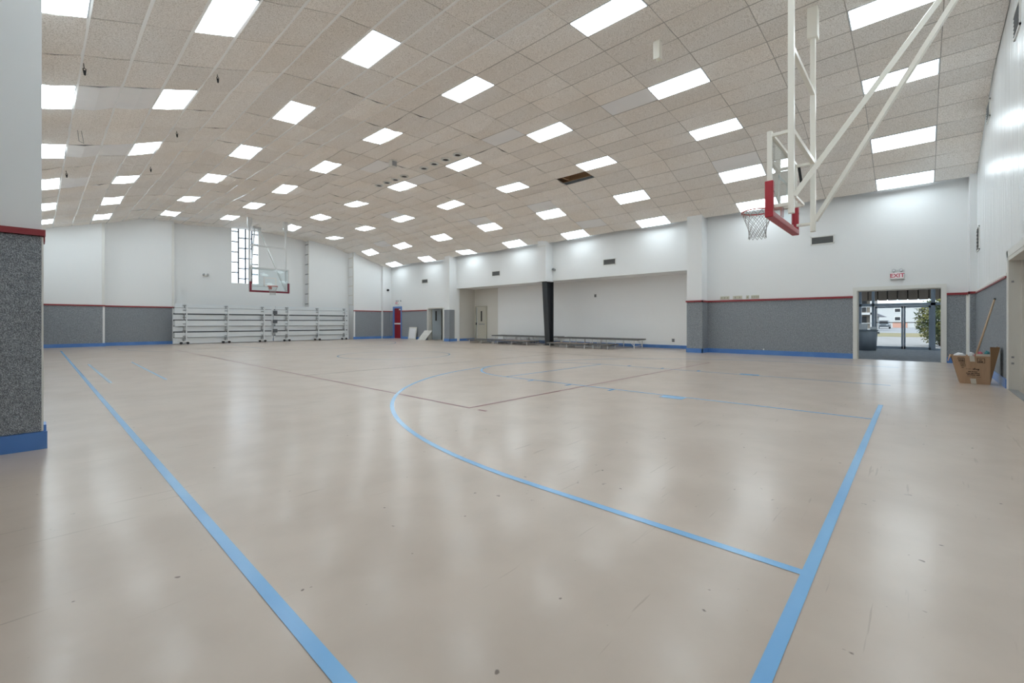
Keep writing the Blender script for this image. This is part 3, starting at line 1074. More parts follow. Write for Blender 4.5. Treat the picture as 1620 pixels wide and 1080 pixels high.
# ------------------------------------------------------------------ tall window in the far wall
win = struct(MB().box(7.49, 7.515, 28.62, 28.80, 3.33, 6.60).box(8.905, 8.93, 28.62, 28.80, 3.33, 6.60).box(7.515, 8.905, 28.62, 28.80, 3.33, 3.36).build('window_1', WHITE_PAINT))
cols = [7.515, 7.875, 8.235, 8.565, 8.905]
offs = [0.30, 0.02, 0.02, 0.22]
for c in (1, 2, 3):
    B(cols[c] - 0.027, cols[c] + 0.027, 28.66, 28.74, 3.36, 6.55).build('mullion', WIN_DARK, win)
for c in range(4):
    z = 3.36
    nz = 3.36 + [0.60, 0.26, 0.28, 0.56][c]
    while z < 6.5:
        x0, x1 = cols[c] + 0.02, cols[c + 1] - 0.02
        B(x0, x1, 28.695, 28.705, z + 0.018, nz - 0.018).build('pane', PANE, win)
        B(x0, x1, 28.66, 28.74, nz - 0.027, nz + 0.027).build('muntin', WIN_DARK, win)
        z, nz = nz, nz + 0.585

# small emergency lamp on the far wall and the black wall device
h = thing('wall_lamp', (6.26, 28.55, 3.64), 'small white twin wall lamp on the plain far wall', 'lamp')
B(6.14, 6.38, 28.52, 28.6, 3.62, 3.70).build('housing', WHITE_PAINT, h, bevel=0.01)
for x in (6.17, 6.35):
    MB().tube((x, 28.56, 3.68), (x, 28.46, 3.72), 0.05, 12).build('lamp_head', GREY_METAL, h)
tag(MB().tube((16.63, 27.22, 3.35), (16.63, 27.12, 3.35), 0.075, 14).tube((16.63, 27.12, 3.35), (16.63, 27.09, 3.35), 0.05, 14).build('wall_horn', DARK),
    'small black round alarm on the white far corner wall', 'alarm')
h = thing('wall_camera', (16.80, 12.90, 3.62), 'small dark camera on the hanging pier above the steel column', 'camera')
MB().tube((16.84, 12.98, 3.66), (16.84, 12.90, 3.66), 0.02, 8).build('arm', GREY_METAL, h)
MB().tube((16.85, 12.92, 3.66), (16.83, 12.80, 3.60), 0.06, 12).build('body', GREY_METAL, h)

# ------------------------------------------------------------------ wall vents
def vent_x(y0, y1, z0, z1, label):
    t = thing('wall_vent', (XR, (y0 + y1) / 2, z0), label, 'vent', 'return vents high on the walls')
    f = MB()
    w = 0.03
    f.box(XR - 0.02, XR, y0, y1, z0, z0 + w).box(XR - 0.02, XR, y0, y1, z1 - w, z1).box(XR - 0.02, XR, y0, y0 + w, z0, z1).box(XR - 0.02, XR, y1 - w, y1, z0, z1)
    f.build('frame', WHITE_PAINT, t)
    B(XR - 0.006, XR, y0 + w, y1 - w, z0 + w, z1 - w).build('backing', DARK, t)
    n = 6
    for k in range(n):
        z = z0 + w + (z1 - z0 - 2 * w) * (k + 0.5) / n
        MB().bar((XR - 0.012, y0 + w, z), (XR - 0.012, y1 - w, z), 0.012, 0.026, (-0.5, 0, 0.87)).build('slat', VENT, t)


vent_x(1.96, 2.58, 3.57, 3.84, 'grey louvred vent on white wall left of the exit sign')
vent_x(9.58, 10.20, 3.59, 3.87, 'grey louvred vent above the right half of the recess')
vent_x(16.52, 17.14, 3.61, 3.89, 'grey louvred vent above the left half of the recess')
vent_x(22.93, 23.57, 3.61, 3.88, 'grey louvred vent above the grey double doors')


def vent_y(x0, x1, z0, z1, label):
    t = thing('wall_vent', ((x0 + x1) / 2, YN, z0), label, 'vent', 'return vents high on the walls')
    f = MB()
    w = 0.03
    a, b = YN, YN + 0.02
    f.box(x0, x1, a, b, z0, z0 + w).box(x0, x1, a, b, z1 - w, z1).box(x0, x0 + w, a, b, z0, z1).box(x1 - w, x1, a, b, z0, z1)
    f.build('frame', WHITE_PAINT, t)
    B(x0 + w, x1 - w, a, a + 0.006, z0 + w, z1 - w).build('backing', DARK, t)
    for k in range(6):
        z = z0 + w + (z1 - z0 - 2 * w) * (k + 0.5) / 6
        MB().bar((x0 + w, YN + 0.012, z), (x1 - w, YN + 0.012, z), 0.012, 0.035, (0, -0.5, 0.87)).build('slat', VENT, t)


vent_y(15.80, 16.42, 2.90, 3.50, 'tall grey vent on the near right wall above the broom')
vent_y(13.55, 14.10, 5.42, 5.80, 'pale vent high on near right wall under the ceiling')
vent_y(9.75, 10.30, 5.45, 5.85, 'pale vent at the top right corner of near wall')

# ------------------------------------------------------------------ exit doorway to the lobby, storefront and outside
d1 = struct(B(16.902, 17.2, 1.38, 1.44, 0, 2.04).build('door_1', CREAM))
B(16.902, 17.2, -0.47, -0.42, 0, 2.04).build('frame_side', CREAM, d1)
B(16.902, 17.2, -0.47, 1.44, 2.04, 2.09).build('frame_head', CREAM, d1)
B(16.86, 16.90, 1.40, 1.50, 0, 2.06).build('architrave', WHITE_PAINT, d1)
B(16.86, 16.90, -0.53, -0.42, 0, 2.06).build('architrave', WHITE_PAINT, d1)
B(16.86, 16.90, -0.53, 1.50, 2.06, 2.16).build('architrave', WHITE_PAINT, d1)
fl2 = struct(B(16.92, 24.1, -1.6, 2.6, -0.12, 0.004).build('floor_lobby', LOBBY))
struct(MB().box(17.1, 24.0, 2.3, 2.5, 0, 3.1).box(17.1, 24.0, -1.5, -1.3, 0, 3.1).build('wall_lobby', WHITE_WALL))
struct(B(17.1, 24.3, -1.5, 2.5, 2.75, 2.9).build('ceiling_lobby', WHITE_PAINT))

lo = copy_tree(proto, (20.4, 0.5, 2.742), (0, 0, 0))  # unseen panel added to brighten the lobby
lo['label'] = 'added lit ceiling panel, unseen, brightening the lobby behind the exit doorway'
lo['group'] = 'added lobby ceiling panels'
XS = 24.0
sf = struct(B(XS - 0.05, XS + 0.05, 1.84, 1.94, 0, 2.75).build('door_4', MULLION), 'aluminium glazed storefront with a pair of doors')
for a, b in ((1.41, 1.50), (-0.44, -0.31), (2.25, 2.3), (-1.3, -1.22), (-0.70, -0.63)):
    B(XS - 0.05, XS + 0.05, a, b, 0, 2.75).build('mullion', MULLION, sf)
B(XS - 0.05, XS + 0.05, -1.3, 2.3, 1.78, 1.89).build('transom', MULLION, sf)
B(XS - 0.05, XS + 0.05, -1.3, 2.3, 2.65, 2.75).build('transom', MULLION, sf)
B(XS - 0.05, XS + 0.05, -1.3, -0.44, 0, 0.08).build('sill', MULLION, sf)
B(XS - 0.05, XS + 0.05, 1.50, 2.3, 0, 0.08).build('sill', MULLION, sf)
for y0, y1 in ((0.505, 1.40), (-0.31, 0.495)):
    lf = MB()
    a, b = XS - 0.025, XS + 0.025
    lf.box(a, b, y0, y0 + 0.06, 0.01, 1.77).box(a, b, y1 - 0.06, y1, 0.01, 1.77).box(a, b, y0, y1, 1.70, 1.77).box(a, b, y0, y1, 0.01, 0.12)
    leaf = lf.build('door_leaf', MULLION, sf)
    B(XS - 0.004, XS + 0.004, y0 + 0.06, y1 - 0.06, 0.12, 1.70).build('pane', GLASS, leaf)
    B(XS - 0.075, XS - 0.045, y0 + 0.05, y1 - 0.05, 1.085, 1.115).build('push_bar', DARK, leaf)
for y0, y1, z0, z1 in ((1.50, 1.84, 0.08, 1.78), (1.50, 1.84, 1.89, 2.65), (-0.31, 1.41, 1.89, 2.65), (-0.63, -0.44, 0.08, 1.78), (-0.63, -0.44, 1.89, 2.65), (-1.22, -0.70, 0.08, 1.78), (1.94, 2.25, 0.08, 1.78)):
    B(XS - 0.004, XS + 0.004, y0, y1, z0, z1).build('pane', GLASS, sf)

# outside ground
g0 = struct(B(24.1, 46, -40, 60, -0.15, -0.02).build('pavement', PAVE))
struct(B(46, 62, -60, 80, -0.15, -0.01).build('lawn', GRASS))
struct(B(62, 300, -160, 200, -0.17, -0.03).build('road', ROAD))
# canopy with slats outside the doors
cn = thing('entrance_canopy', (26.0, 0.5, 2.1), 'brown slatted canopy edge over the glass entrance doors', 'canopy')
B(25.0, 26.4, -4, 5, 2.62, 2.70).build('soffit', SLAT, cn)
yq = -4.0
while yq < 5.0:
    B(26.0, 26.05, yq, yq + 0.30, 2.09, 2.65).build('slat', SLAT, cn)
    yq += 0.34
B(26.05, 26.1, -4, 5, 2.12, 2.62).build('backing_board', BALC, cn)
for yq in (-3.6, 4.4):
    B(26.1, 26.25, yq, yq + 0.15, -0.02, 2.65).build('post', SLAT, cn)

# buildings across the road
bd = thing('white_building', (127, -4, -0.03), 'white two storey building across the road with brick base', 'building')
B(127, 135, -14, 7.2, -0.03, 4.9).build('wall', STUCCO, bd)
B(126.9, 127, 2.0, 4.4, -0.03, 1.1).build('brick_band', BRICKISH, bd)
B(126.6, 135.4, -14.4, 7.6, 4.9, 5.3).build('roof_edge', BALC, bd)
for y in (3.6, -0.2, -4.2):
    for z in (1.5, 3.3):
        w = B(126.93, 127, y - 0.55, y + 0.55, z, z + 0.9).build('window', WHITE_PAINT, bd)
        B(126.9, 126.94, y - 0.45, y + 0.45, z + 0.1, z + 0.8).build('pane', DARK, w)
gb = thing('gabled_house', (100, 7.4, -0.03), 'low house with dark grey pitched roof across the road', 'house')
B(100, 106, 5.6, 12.0, -0.03, 2.1).build('wall', STUCCO, gb)
MB().prism([(4.4, 2.1), (12.6, 2.1), (8.6, 4.3)], 'x', 99.6, 106.4).build('roof', ROOF_DK, gb)
bb = thing('balcony_building', (76, 9, -0.03), 'brown apartment building with white balconies beyond the bin', 'building')
B(77.5, 84, 4.6, 18, -0.03, 6.2).build('wall', BALC, bb)
for z in (-0.02, 2.15, 4.5):
    B(76, 77.5, 4.6, 18, z, z + 0.28).build('balcony_slab', STUCCO, bb)
    B(76, 76.08, 4.6, 18, z + 1.0, z + 1.06).build('rail', STUCCO, bb)
    y = 4.7
    while y < 18:
        B(76.02, 76.06, y, y + 0.04, z + 0.28, z + 1.0).build('baluster', GREY_METAL, bb)
        y += 0.6
for y in (4.62, 7.6, 11.2):
    B(76, 76.3, y, y + 0.3, -0.02, 6.2).build('post', STUCCO, bb)
for y in (5.4, 8.6):
    for z in (0.4, 2.6):
        B(77.42, 77.5, y, y + 0.8, z, z + 1.5).build('window', DARK, bb)
# parked car
cr = thing('parked_car', (108, 5.0, -0.03), 'silver car parked across the road seen through the left door', 'car')
x0 = 106.5
body = MB().prism([(x0, 0.25), (x0, 0.75), (x0 + 0.9, 0.92), (x0 + 3.4, 0.95), (x0 + 4.3, 0.85), (x0 + 4.3, 0.25)], 'y', 4.1, 5.9).build('body', CAR_PAINT, cr, bevel=0.06)
MB().prism([(x0 + 0.7, 0.92), (x0 + 1.4, 1.42), (x0 + 2.9, 1.44), (x0 + 3.6, 0.94)], 'y', 4.25, 5.75).build('cabin', CAR_PAINT, cr, bevel=0.04)
MB().add([(x0 + 0.72, 4.4, 0.96), (x0 + 0.72, 5.6, 0.96), (x0 + 1.36, 5.6, 1.38), (x0 + 1.36, 4.4, 1.38), (x0 + 0.70, 4.4, 0.98), (x0 + 0.70, 5.6, 0.98), (x0 + 1.34, 5.6, 1.40), (x0 + 1.34, 4.4, 1.40)], [(0, 1, 2, 3), (7, 6, 5, 4), (0, 4, 5, 1), (1, 5, 6, 2), (2, 6, 7, 3), (3, 7, 4, 0)]).build('windscreen', DARK, cr)
B(x0 + 1.4, x0 + 2.9, 4.3, 5.7, 1.42, 1.47).build('roof', CAR_PAINT, cr)
for xx_ in (x0 + 0.8, x0 + 3.4):
    for yy_ in (4.08, 5.72):
        MB().tube((xx_, yy_, 0.30), (xx_, yy_ + 0.2, 0.30), 0.33, 16).build('wheel', TYRE, cr)
for yy_ in (4.3, 5.4):
    B(x0 - 0.02, x0 + 0.02, yy_, yy_ + 0.3, 0.6, 0.74).build('headlight', WHITE_PAINT, cr)

# shrub outside the right door
def shrub(name, c, rx, rz, z0, n, label, seed, lean=0.0):
    rr = random.Random(seed)
    t = thing(name, (c[0], c[1], -0.02), label, 'shrub')
    st = MB()
    for k in range(7):
        a = rr.uniform(0, 6.28)
        st.tube((c[0] + 0.08 * math.cos(a), c[1] + 0.08 * math.sin(a), -0.02), (c[0] + rx * 0.5 * math.cos(a), c[1] + rx * 0.5 * math.sin(a), z0 + rz * rr.uniform(0.8, 1.5)), 0.022, 5, 0.008)
    st.build('stems', BARK, t)
    lf = MB()
    for k in range(n):
        while True:
            p = Vector((rr.uniform(-1, 1), rr.uniform(-1, 1), rr.uniform(-1, 1)))
            if 0.25 < p.length < 1 * (0.8 + 0.3 * math.sin(p.x * 7 + p.z * 5)):
                break
        q = Vector((c[0] + p.x * rx, c[1] + p.y * rx, z0 + rz + p.z * rz))
        e = Euler((rr.uniform(0, 6.28), rr.uniform(0, 6.28), rr.uniform(0, 6.28))).to_matrix()
        L, w = rr.uniform(0.07, 0.13), rr.uniform(0.02, 0.035)
        lf.add([q + e @ Vector(v) for v in ((0, -L, 0), (w, 0, 0.012), (0, L, 0), (-w, 0, 0.012))], [(0, 1, 2, 3)])
    tag(lf.build('foliage', LEAF, t), kind='stuff')
    return t


shrub('leafy_shrub', (29.3, -0.75), 0.95, 1.15, 0.05, 3800, 'dense dark leafy shrub outside the right glass door', 11)
shrub('leafy_shrub', (31.2, -3.3), 1.3, 1.6, 0.05, 3200, 'taller leafy shrub at far right edge outside the entrance', 12)
shrub('leafy_shrub', (58, -2.5), 3.0, 1.6, 3.4, 1500, 'yellowish tree crown above the road beyond the canopy', 13)

# rubbish bin with boxes on it
bn = thing('rubbish_bin', (22.3, 1.52, 0.004), 'round grey rubbish bin standing on the lobby carpet by glass', 'bin')
MB().tube((22.3, 1.52, 0.004), (22.3, 1.52, 0.80), 0.26, 28, 0.31).build('body', CAN_GREY, bn, True)
MB().ring((22.3, 1.52, 0.80), 0.31, 0.022, 28, 8).build('rim', CAN_GREY, bn, True)
for s_ in (-1, 1):
    B(22.22, 22.38, 1.52 + s_ * 0.31, 1.52 + s_ * 0.36, 0.66, 0.74).build('handle', CAN_GREY, bn)
tag(B(22.12, 22.42, 1.53, 1.86, 0.826, 1.06).build('carton', PAPER, bevel=0.005), 'pale carton resting on top of the grey rubbish bin', 'carton')
tag(B(22.14, 22.40, 1.26, 1.44, 0.826, 0.93).build('paper_bundle', PAPER, bevel=0.02), 'white paper bundle on the right of the bin top', 'paper')

# exit sign by the doorway
def exit_sign(x, y0, y1, z0, z1, label, heads, txt):
    t = thing('exit_sign', (x, (y0 + y1) / 2, z0), label, 'exit sign')
    B(x - 0.06, x, y0, y1, z0, z1).build('housing', WHITE_PAINT, t, bevel=0.006)
    B(x - 0.066, x - 0.06, y0 + 0.015, y1 - 0.015, z0 + 0.02, z1 - 0.015).build('face', SIGN_FACE, t)
    text_mesh('lettering', 'EXIT', txt, (x - 0.069, (y0 + y1) / 2, (z0 + z1) / 2), (R(90), 0, R(-90)), SIGN_RED, t)
    B(x - 0.06, x, y0, y1, z0 - 0.012, z0).build('lower_edge', GREY_METAL, t)
    for y in heads:
        hd = MB().tube((x - 0.03, y, z1), (x - 0.03, y, z1 + 0.035), 0.012, 8).build('lamp_neck', GREY_METAL, t)
        MB().tube((x - 0.01, y, z1 + 0.06), (x - 0.085, y, z1 + 0.055), 0.04, 14).build('lamp_head', GREY_METAL, t)
        MB().tube((x - 0.085, y, z1 + 0.055), (x - 0.09, y, z1 + 0.055), 0.032, 14).build('lamp_lens', PAPER, t)


exit_sign(XR, 0.335, 0.635, 2.35, 2.545, 'white EXIT sign with two lamps above the glass lobby doorway', (0.56, 0.40), 0.155)
exit_sign(XR, 26.22, 26.60, 2.34, 2.52, 'small EXIT sign above the red door in far corner', (26.30, 26.5, 25.98), 0.15)

# switch plates over the rail
for (y0, y1, n, lab) in ((5.02, 5.33, 3, 'beige switch plate nearest the pier above the red rail'), (4.60, 4.90, 2, 'wide beige switch plate second from the pier'),
                         (4.38, 4.47, 1, 'narrow beige switch plate third from the pier'), (4.06, 4.31, 4, 'beige switch plate furthest from the pier')):
    t = thing('switch_plate', (XR, (y0 + y1) / 2, 1.93), lab, 'switch plate', 'switch plates over the red rail')
    B(XR - 0.012, XR, y0, y1, 1.93, 2.045).build('plate', PLATE, t)
    for k in range(n):
        y = y0 + (y1 - y0) * (k + 0.5) / n
        B(XR - 0.02, XR - 0.012, y - 0.014, y + 0.014, 1.96, 2.015).build('switch', PLATE_DK, t)
for (y, z, lab) in ((7.72, 0.27, 'grey wall outlet low on the recess wall near the pier'), (11.57, 2.33, 'small grey plate high on the recess back wall')):
    t = thing('wall_outlet', (18.45, y, z), lab, 'outlet')
    B(18.438, 18.45, y - 0.06, y + 0.06, z, z + 0.14).build('plate', GREY_METAL, t)
    B(18.433, 18.438, y - 0.025, y + 0.025, z + 0.02, z + 0.055).build('socket', DARK, t)
    B(18.433, 18.438, y - 0.025, y + 0.025, z + 0.08, z + 0.115).build('socket', DARK, t)

# ------------------------------------------------------------------ red door in the far corner
d2 = struct(B(16.93, 16.98, 25.96, 26.80, 0.01, 2.08).build('door_2', RED_DOOR), 'dark red fire door with push bar')
B(16.85, 17.0, 26.80, 26.92, 0, 2.20).build('frame_side', FRAME_BLUE, d2)
B(16.85, 17.0, 25.86, 25.96, 0, 2.20).build('frame_side', FRAME_BLUE, d2)
B(16.85, 17.0, 25.96, 26.80, 2.08, 2.20).build('frame_head', FRAME_BLUE, d2)
B(16.86, 16.93, 26.0, 26.74, 0.97, 1.07).build('push_bar', TUBE_STEEL, d2)
B(16.88, 16.93, 26.0, 26.2, 1.95, 2.03).build('door_closer', TUBE_STEEL, d2)
B(16.86, 16.99, 25.96, 26.80, 0, 0.012).build('threshold', TUBE_STEEL, d2)
struct(B(17.08, 17.2, 25.7, 27.0, 0, 2.4).build('wall_behind_door', DARK_GAP))

# grey doors beside the far pier
d5 = struct(MB().box(16.87, 17.12, 22.86, 22.95, 0, 2.04).build('door_5', WHITE_PAINT), 'cream doorway with pair of grey doors')
B(16.87, 17.12, 21.31, 21.40, 0, 2.04).build('frame_side', WHITE_PAINT, d5)
B(16.87, 17.12, 21.40, 22.86, 1.97, 2.04).build('frame_head', CREAM, d5)
MB().box(17.1, 18.4, 22.9, 23.0, 0, 2.2).box(17.1, 18.4, 21.2, 21.36, 0, 2.2).box(17.1, 18.5, 21.2, 23.0, 2.0, 2.2).build('lining', CREAM, d5)
lfA = MB().bar((17.16, 22.83, 0.98), (17.62, 22.50, 0.98), 0.045, 1.94).build('door_leaf', DOOR_GREY, d5)
MB().bar((17.30, 22.705, 1.52), (17.38, 22.648, 1.52), 0.06, 0.62).build('window_slot', DARK, lfA)
lfB = B(18.0, 18.045, 21.36, 22.9, 0.01, 1.96).build('door_leaf', DOOR_GREY, d5)
B(17.985, 18.0, 21.6, 22.15, 0.02, 0.34).build('louvre', LOUVRE, lfB)
for k in range(4):
    B(17.975, 17.985, 21.62, 22.13, 0.05 + k * 0.07, 0.085 + k * 0.07).build('louvre_slat', LOUVRE, lfB)
B(17.96, 18.0, 21.86, 21.90, 0.72, 1.72).build('pull_handle', DARK, lfB)
MB().tube((18.0, 22.32, 0.92), (17.94, 22.32, 0.92), 0.03, 10).build('knob', GREY_METAL, lfB)

# leaning boards
lb = thing('leaning_board', (16.72, 24.4, 0.0), 'white square board standing against grey carpet beside the red door', 'board')
MB().bar((16.70, 24.42, 0.0), (16.82, 24.42, 0.80), 0.86, 0.025, (1, 0, 0)).build('panel', BOARD, lb)
MB().bar((16.684, 24.42, 0.06), (16.79, 24.42, 0.72), 0.68, 0.006, (1, 0, 0)).build('face_patch', PAPER, lb)
lb = thing('leaning_board', (16.4, 23.1, 0.0), 'flat white board leaning low at a slant by grey doors', 'board')
MB().add([(16.45, 23.42, 0.0), (16.45, 22.62, 0.0), (16.78, 22.32, 0.60), (16.78, 23.12, 0.60), (16.48, 23.42, 0.0), (16.48, 22.62, 0.0), (16.81, 22.32, 0.60), (16.81, 23.12, 0.60)],
         [(0, 1, 2, 3), (7, 6, 5, 4), (0, 4, 5, 1), (1, 5, 6, 2), (2, 6, 7, 3), (3, 7, 4, 0)]).build('panel', BOARD, lb)

# door in the recess
d6 = struct(MB().box(18.38, 18.46, 20.06, 20.14, 0, 2.10).box(18.38, 18.46, 19.14, 19.22, 0, 2.10).box(18.38, 18.46, 19.22, 20.06, 2.03, 2.10).build('door_6', DOOR_CREAM), 'cream door standing ajar in the recess')
B(18.43, 18.46, 19.22, 20.06, 0, 2.03).build('opening', PAPER, d6)
lf = MB().bar((18.40, 19.24, 1.02), (18.05, 19.58, 1.02), 0.045, 2.02).build('door_leaf', DOOR_CREAM, d6)
MB().bar((18.26, 19.37, 1.48), (18.20, 19.43, 1.48), 0.055, 0.62).build('window_slot', DARK, lf)
MB().bar((18.36, 19.26, 1.0), (18.10, 19.50, 1.0), 0.09, 0.05).build('push_bar', GREY_METAL, lf)
B(18.36, 18.40, 20.0, 20.05, 0.95, 1.10).build('strike_plate', DARK, d6)

# ------------------------------------------------------------------ dark steel column under the hanging pier
sc_ = thing('steel_column', (16.9, 13.2, 0), 'black tapered steel column between the two halves of the recess', 'column')
zt = 3.06
MB().add([(16.76, 13.06, 0.0), (16.76, 13.34, 0.0), (16.52, 13.34, zt), (16.52, 13.06, zt), (16.785, 13.06, 0.0), (16.785, 13.34, 0.0), (16.545, 13.34, zt), (16.545, 13.06, zt)],
         [(0, 1, 2, 3), (7, 6, 5, 4), (0, 4, 5, 1), (1, 5, 6, 2), (2, 6, 7, 3), (3, 7, 4, 0)]).build('front_flange', STEEL_COL, sc_)
MB().prism([(16.785, 0.0), (17.02, 0.0), (17.02, zt), (16.545, zt)], 'y', 13.19, 13.21).build('web', STEEL_COL, sc_)
B(17.02, 17.045, 13.04, 13.36, 0, zt).build('rear_flange', STEEL_COL, sc_)
B(16.70, 17.08, 13.0, 13.40, 0, 0.02).build('base_plate', STEEL_COL, sc_)
B(16.748, 16.757, 13.17, 13.23, 1.3, 1.4).build('stencil_mark', PAPER, sc_)

# ------------------------------------------------------------------ folding stage risers
def riser(x0, x1, y0, y1, z, label, deck=RISER_GREY, wheels=False):
    t = thing('stage_riser', ((x0 + x1) / 2, (y0 + y1) / 2, 0), label, 'riser', 'folding risers in the recess')
    B(x0, x1, y0, y1, z - 0.022, z).build('deck', deck, t)
    e = MB()
    e.box(x0 - 0.008, x1 + 0.008, y0 - 0.008, y0, z - 0.05, z + 0.004).box(x0 - 0.008, x1 + 0.008, y1, y1 + 0.008, z - 0.05, z + 0.004)
    e.box(x0 - 0.008, x0, y0, y1, z - 0.05, z + 0.004).box(x1, x1 + 0.008, y0, y1, z - 0.05, z + 0.004)
    e.build('edge_trim', RISER_EDGE, t)
    ys = [y0 + 0.12, (y0 + y1) / 2, y1 - 0.12]
    for y in ys:
        for x in (x0 + 0.08, x1 - 0.08):
            MB().tube((x, y, 0.0), (x, y, z - 0.022), 0.021, 8).build('leg', TUBE_STEEL, t)
        MB().tube((x0 + 0.08, y, 0.05 if z < 0.3 else 0.10), (x1 - 0.08, y, 0.05 if z < 0.3 else 0.10), 0.011, 6).build('leg_rail', TUBE_STEEL, t)
    if z > 0.3:
        for y in (ys[0], ys[2]):
            s_ = 1 if y < ys[1] else -1
            for x in (x0 + 0.08, x1 - 0.08):
                MB().tube((x, y, 0.10), (x, y + s_ * 0.28, z - 0.03), 0.011, 6).build('brace', TUBE_STEEL, t)
    else:
        for x in (x0 + 0.08, x1 - 0.08):
            MB().tube((x, ys[0], 0.11), (x, ys[2], 0.11), 0.009, 6).build('brace', RISER_EDGE, t)
    return t


riser(17.25, 18.15, 15.37, 17.52, 0.40, 'tall grey riser left of the steel column, nearer the cream door')
riser(17.25, 18.15, 13.20, 15.33, 0.40, 'tall grey riser directly behind the steel column')
riser(16.95, 17.85, 10.72, 12.72, 0.40, 'tall grey riser just right of the steel column')
riser(16.95, 17.85, 8.68, 10.68, 0.40, 'tall grey riser at the right end of the row')
riser(16.10, 16.95, 16.15, 18.30, 0.20, 'low riser at the far left end beside cream door')
riser(16.05, 16.90, 13.85, 16.08, 0.20, 'low brown topped riser left of the steel column', PLY)
riser(15.72, 16.52, 10.33, 12.42, 0.20, 'low brown topped riser in front right of column', PLY)
riser(15.85, 16.62, 9.30, 10.22, 0.20, 'short low riser in front of the right tall riser')

# ------------------------------------------------------------------ folded bleachers
PLANKS = [(1.85, 2.05, 0.10, 0), (1.56, 1.83, 0.0, 1), (1.25, 1.50, 0.12, 0), (0.92, 1.20, 0.0, 1), (0.65, 0.90, 0.12, 0), (0.35, 0.59, 0.0, 1), (0.03, 0.33, 0.10, 0)]


def bleacher(x0, x1, posts, label, left_open):
    yf = 27.28
    t = thing('bleacher', ((x0 + x1) / 2, yf + 0.3, 0), label, 'bleacher', 'folded bleachers under the far hoop')
    for k, (z0, z1, dy, proud) in enumerate(PLANKS):
        e0 = x0 + (0.06 if proud else 0.0) + (0.08 if k == 0 else 0)
        y0 = yf + dy
        pl = B(e0, x1 - (0.10 if k % 2 else 0), y0, y0 + 0.05, z0, z1).build('plank', ALU, t)
        rb = MB()
        for f in (0.06, 0.5, 0.94):
            z = z0 + (z1 - z0) * f
            rb.box(e0, x1 - (0.10 if k % 2 else 0), y0 - 0.014, y0, z - 0.012, z + 0.012)
        rb.build('plank_rib', ALU, pl)
        B(e0 - 0.012, e0, y0 - 0.016, y0 + 0.055, z0, z1).build('end_cap', ALU, pl)
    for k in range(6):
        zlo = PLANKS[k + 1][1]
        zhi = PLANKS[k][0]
        B(x0 + 0.02, x1 - 0.05, yf + 0.19, yf + 0.21, zlo - 0.02, zhi + 0.02).build('gap_shade', ALU_DARK, t)  # dark sheet standing in for the shade between planks
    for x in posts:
        p = MB().bar((x, yf - 0.05, 0.10), (x + 0.03, yf - 0.05, 1.98), 0.05, 0.05).build('upright', ALU, t)
        MB().bar((x - 0.10, yf + 0.02, 0.14), (x - 0.06, yf + 0.02, 1.93), 0.03, 0.04).build('upright_strut', GREY_METAL, t)
        for z in (1.96, 1.72, 1.35, 1.02, 0.70, 0.40):
            B(x - 0.13, x + 0.05, yf - 0.03, yf + 0.03, z - 0.02, z + 0.02).build('hinge', GREY_METAL, p)
        MB().bar((x - 0.26, yf - 0.10, 0.14), (x + 0.12, yf - 0.10, 0.14), 0.05, 0.04).build('caster_bar', TUBE_STEEL, t)
        for xx_ in (x - 0.22, x + 0.06):
            MB().tube((xx_, yf - 0.12, 0.065), (xx_, yf - 0.08, 0.065), 0.063, 14).build('caster', DARK, t)
        MB().bar((x, yf, 0.2), (x, 27.95, 1.6), 0.04, 0.04).build('rear_stay', ALU_DARK, t)
    return t


bleacher(4.64, 9.27, (5.15, 6.97, 8.74), 'left folded silver bleacher under the tall window', True)
bleacher(9.33, 13.86, (10.04, 11.82, 13.54), 'right folded silver bleacher nearest the red door', False)
for k, z in enumerate((1.58, 1.06, 0.53)):
    tag(MB().box(9.22, 9.43, 27.15, 27.245, z, z + 0.20).box(9.23, 9.42, 27.142, 27.15, z + 0.02, z + 0.05).box(9.23, 9.42, 27.142, 27.15, z + 0.09, z + 0.12).build('aisle_step', ALU_DARK),
        '%s dark grey aisle step between the two bleachers' % ('top', 'middle', 'bottom')[k], 'step', 'aisle steps between the bleachers')

# ------------------------------------------------------------------ carton with rubbish and broom
bx0, bx1 = 11.42, 11.80
t = thing('cardboard_box', (11.6, -0.70, 0), 'open brown cardboard box of rubbish on floor by the near wall', 'box')
yb0, yb1 = -0.905, -0.53       # bottom edge
yt0, yt1 = -0.908, -0.415      # top edge (wider)
H = 0.50


def panel(name, q, m, th=0.006):
    q = [Vector(p) for p in q]
    n = (q[1] - q[0]).cross(q[3] - q[0]).normalized() * th
    return MB().add(q + [p + n for p in q], [(0, 1, 2, 3), (7, 6, 5, 4), (0, 4, 5, 1), (1, 5, 6, 2), (2, 6, 7, 3), (3, 7, 4, 0)]).build(name, m, t)


front = panel('front_panel', [(bx0, yb0, 0), (bx0, yb1, 0), (bx0 - 0.02, yt1, H), (bx0 - 0.02, yt0, H)], CARD)
panel('back_panel', [(bx1, yb1, 0), (bx1, yb0, 0), (bx1 + 0.02, yt0, H), (bx1 + 0.02, yt1, H)], CARD)
panel('side_panel', [(bx0, yb1, 0), (bx1, yb1, 0), (bx1 + 0.02, yt1, H), (bx0 - 0.02, yt1, H)], CARD)
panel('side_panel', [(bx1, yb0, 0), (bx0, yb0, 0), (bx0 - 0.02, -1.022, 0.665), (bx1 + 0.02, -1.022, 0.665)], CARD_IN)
panel('bottom_panel', [(bx0, yb0, 0.004), (bx1, yb0, 0.004), (bx1, yb1, 0.004), (bx0, yb1, 0.004)], CARD)
panel('corner_gusset', [(bx0 - 0.004, yb0, 0.002), (bx0 - 0.016, -0.906, H), (bx0 - 0.024, -0.902, 0.668), (bx0 - 0.024, -1.022, 0.665)], CARD_IN)
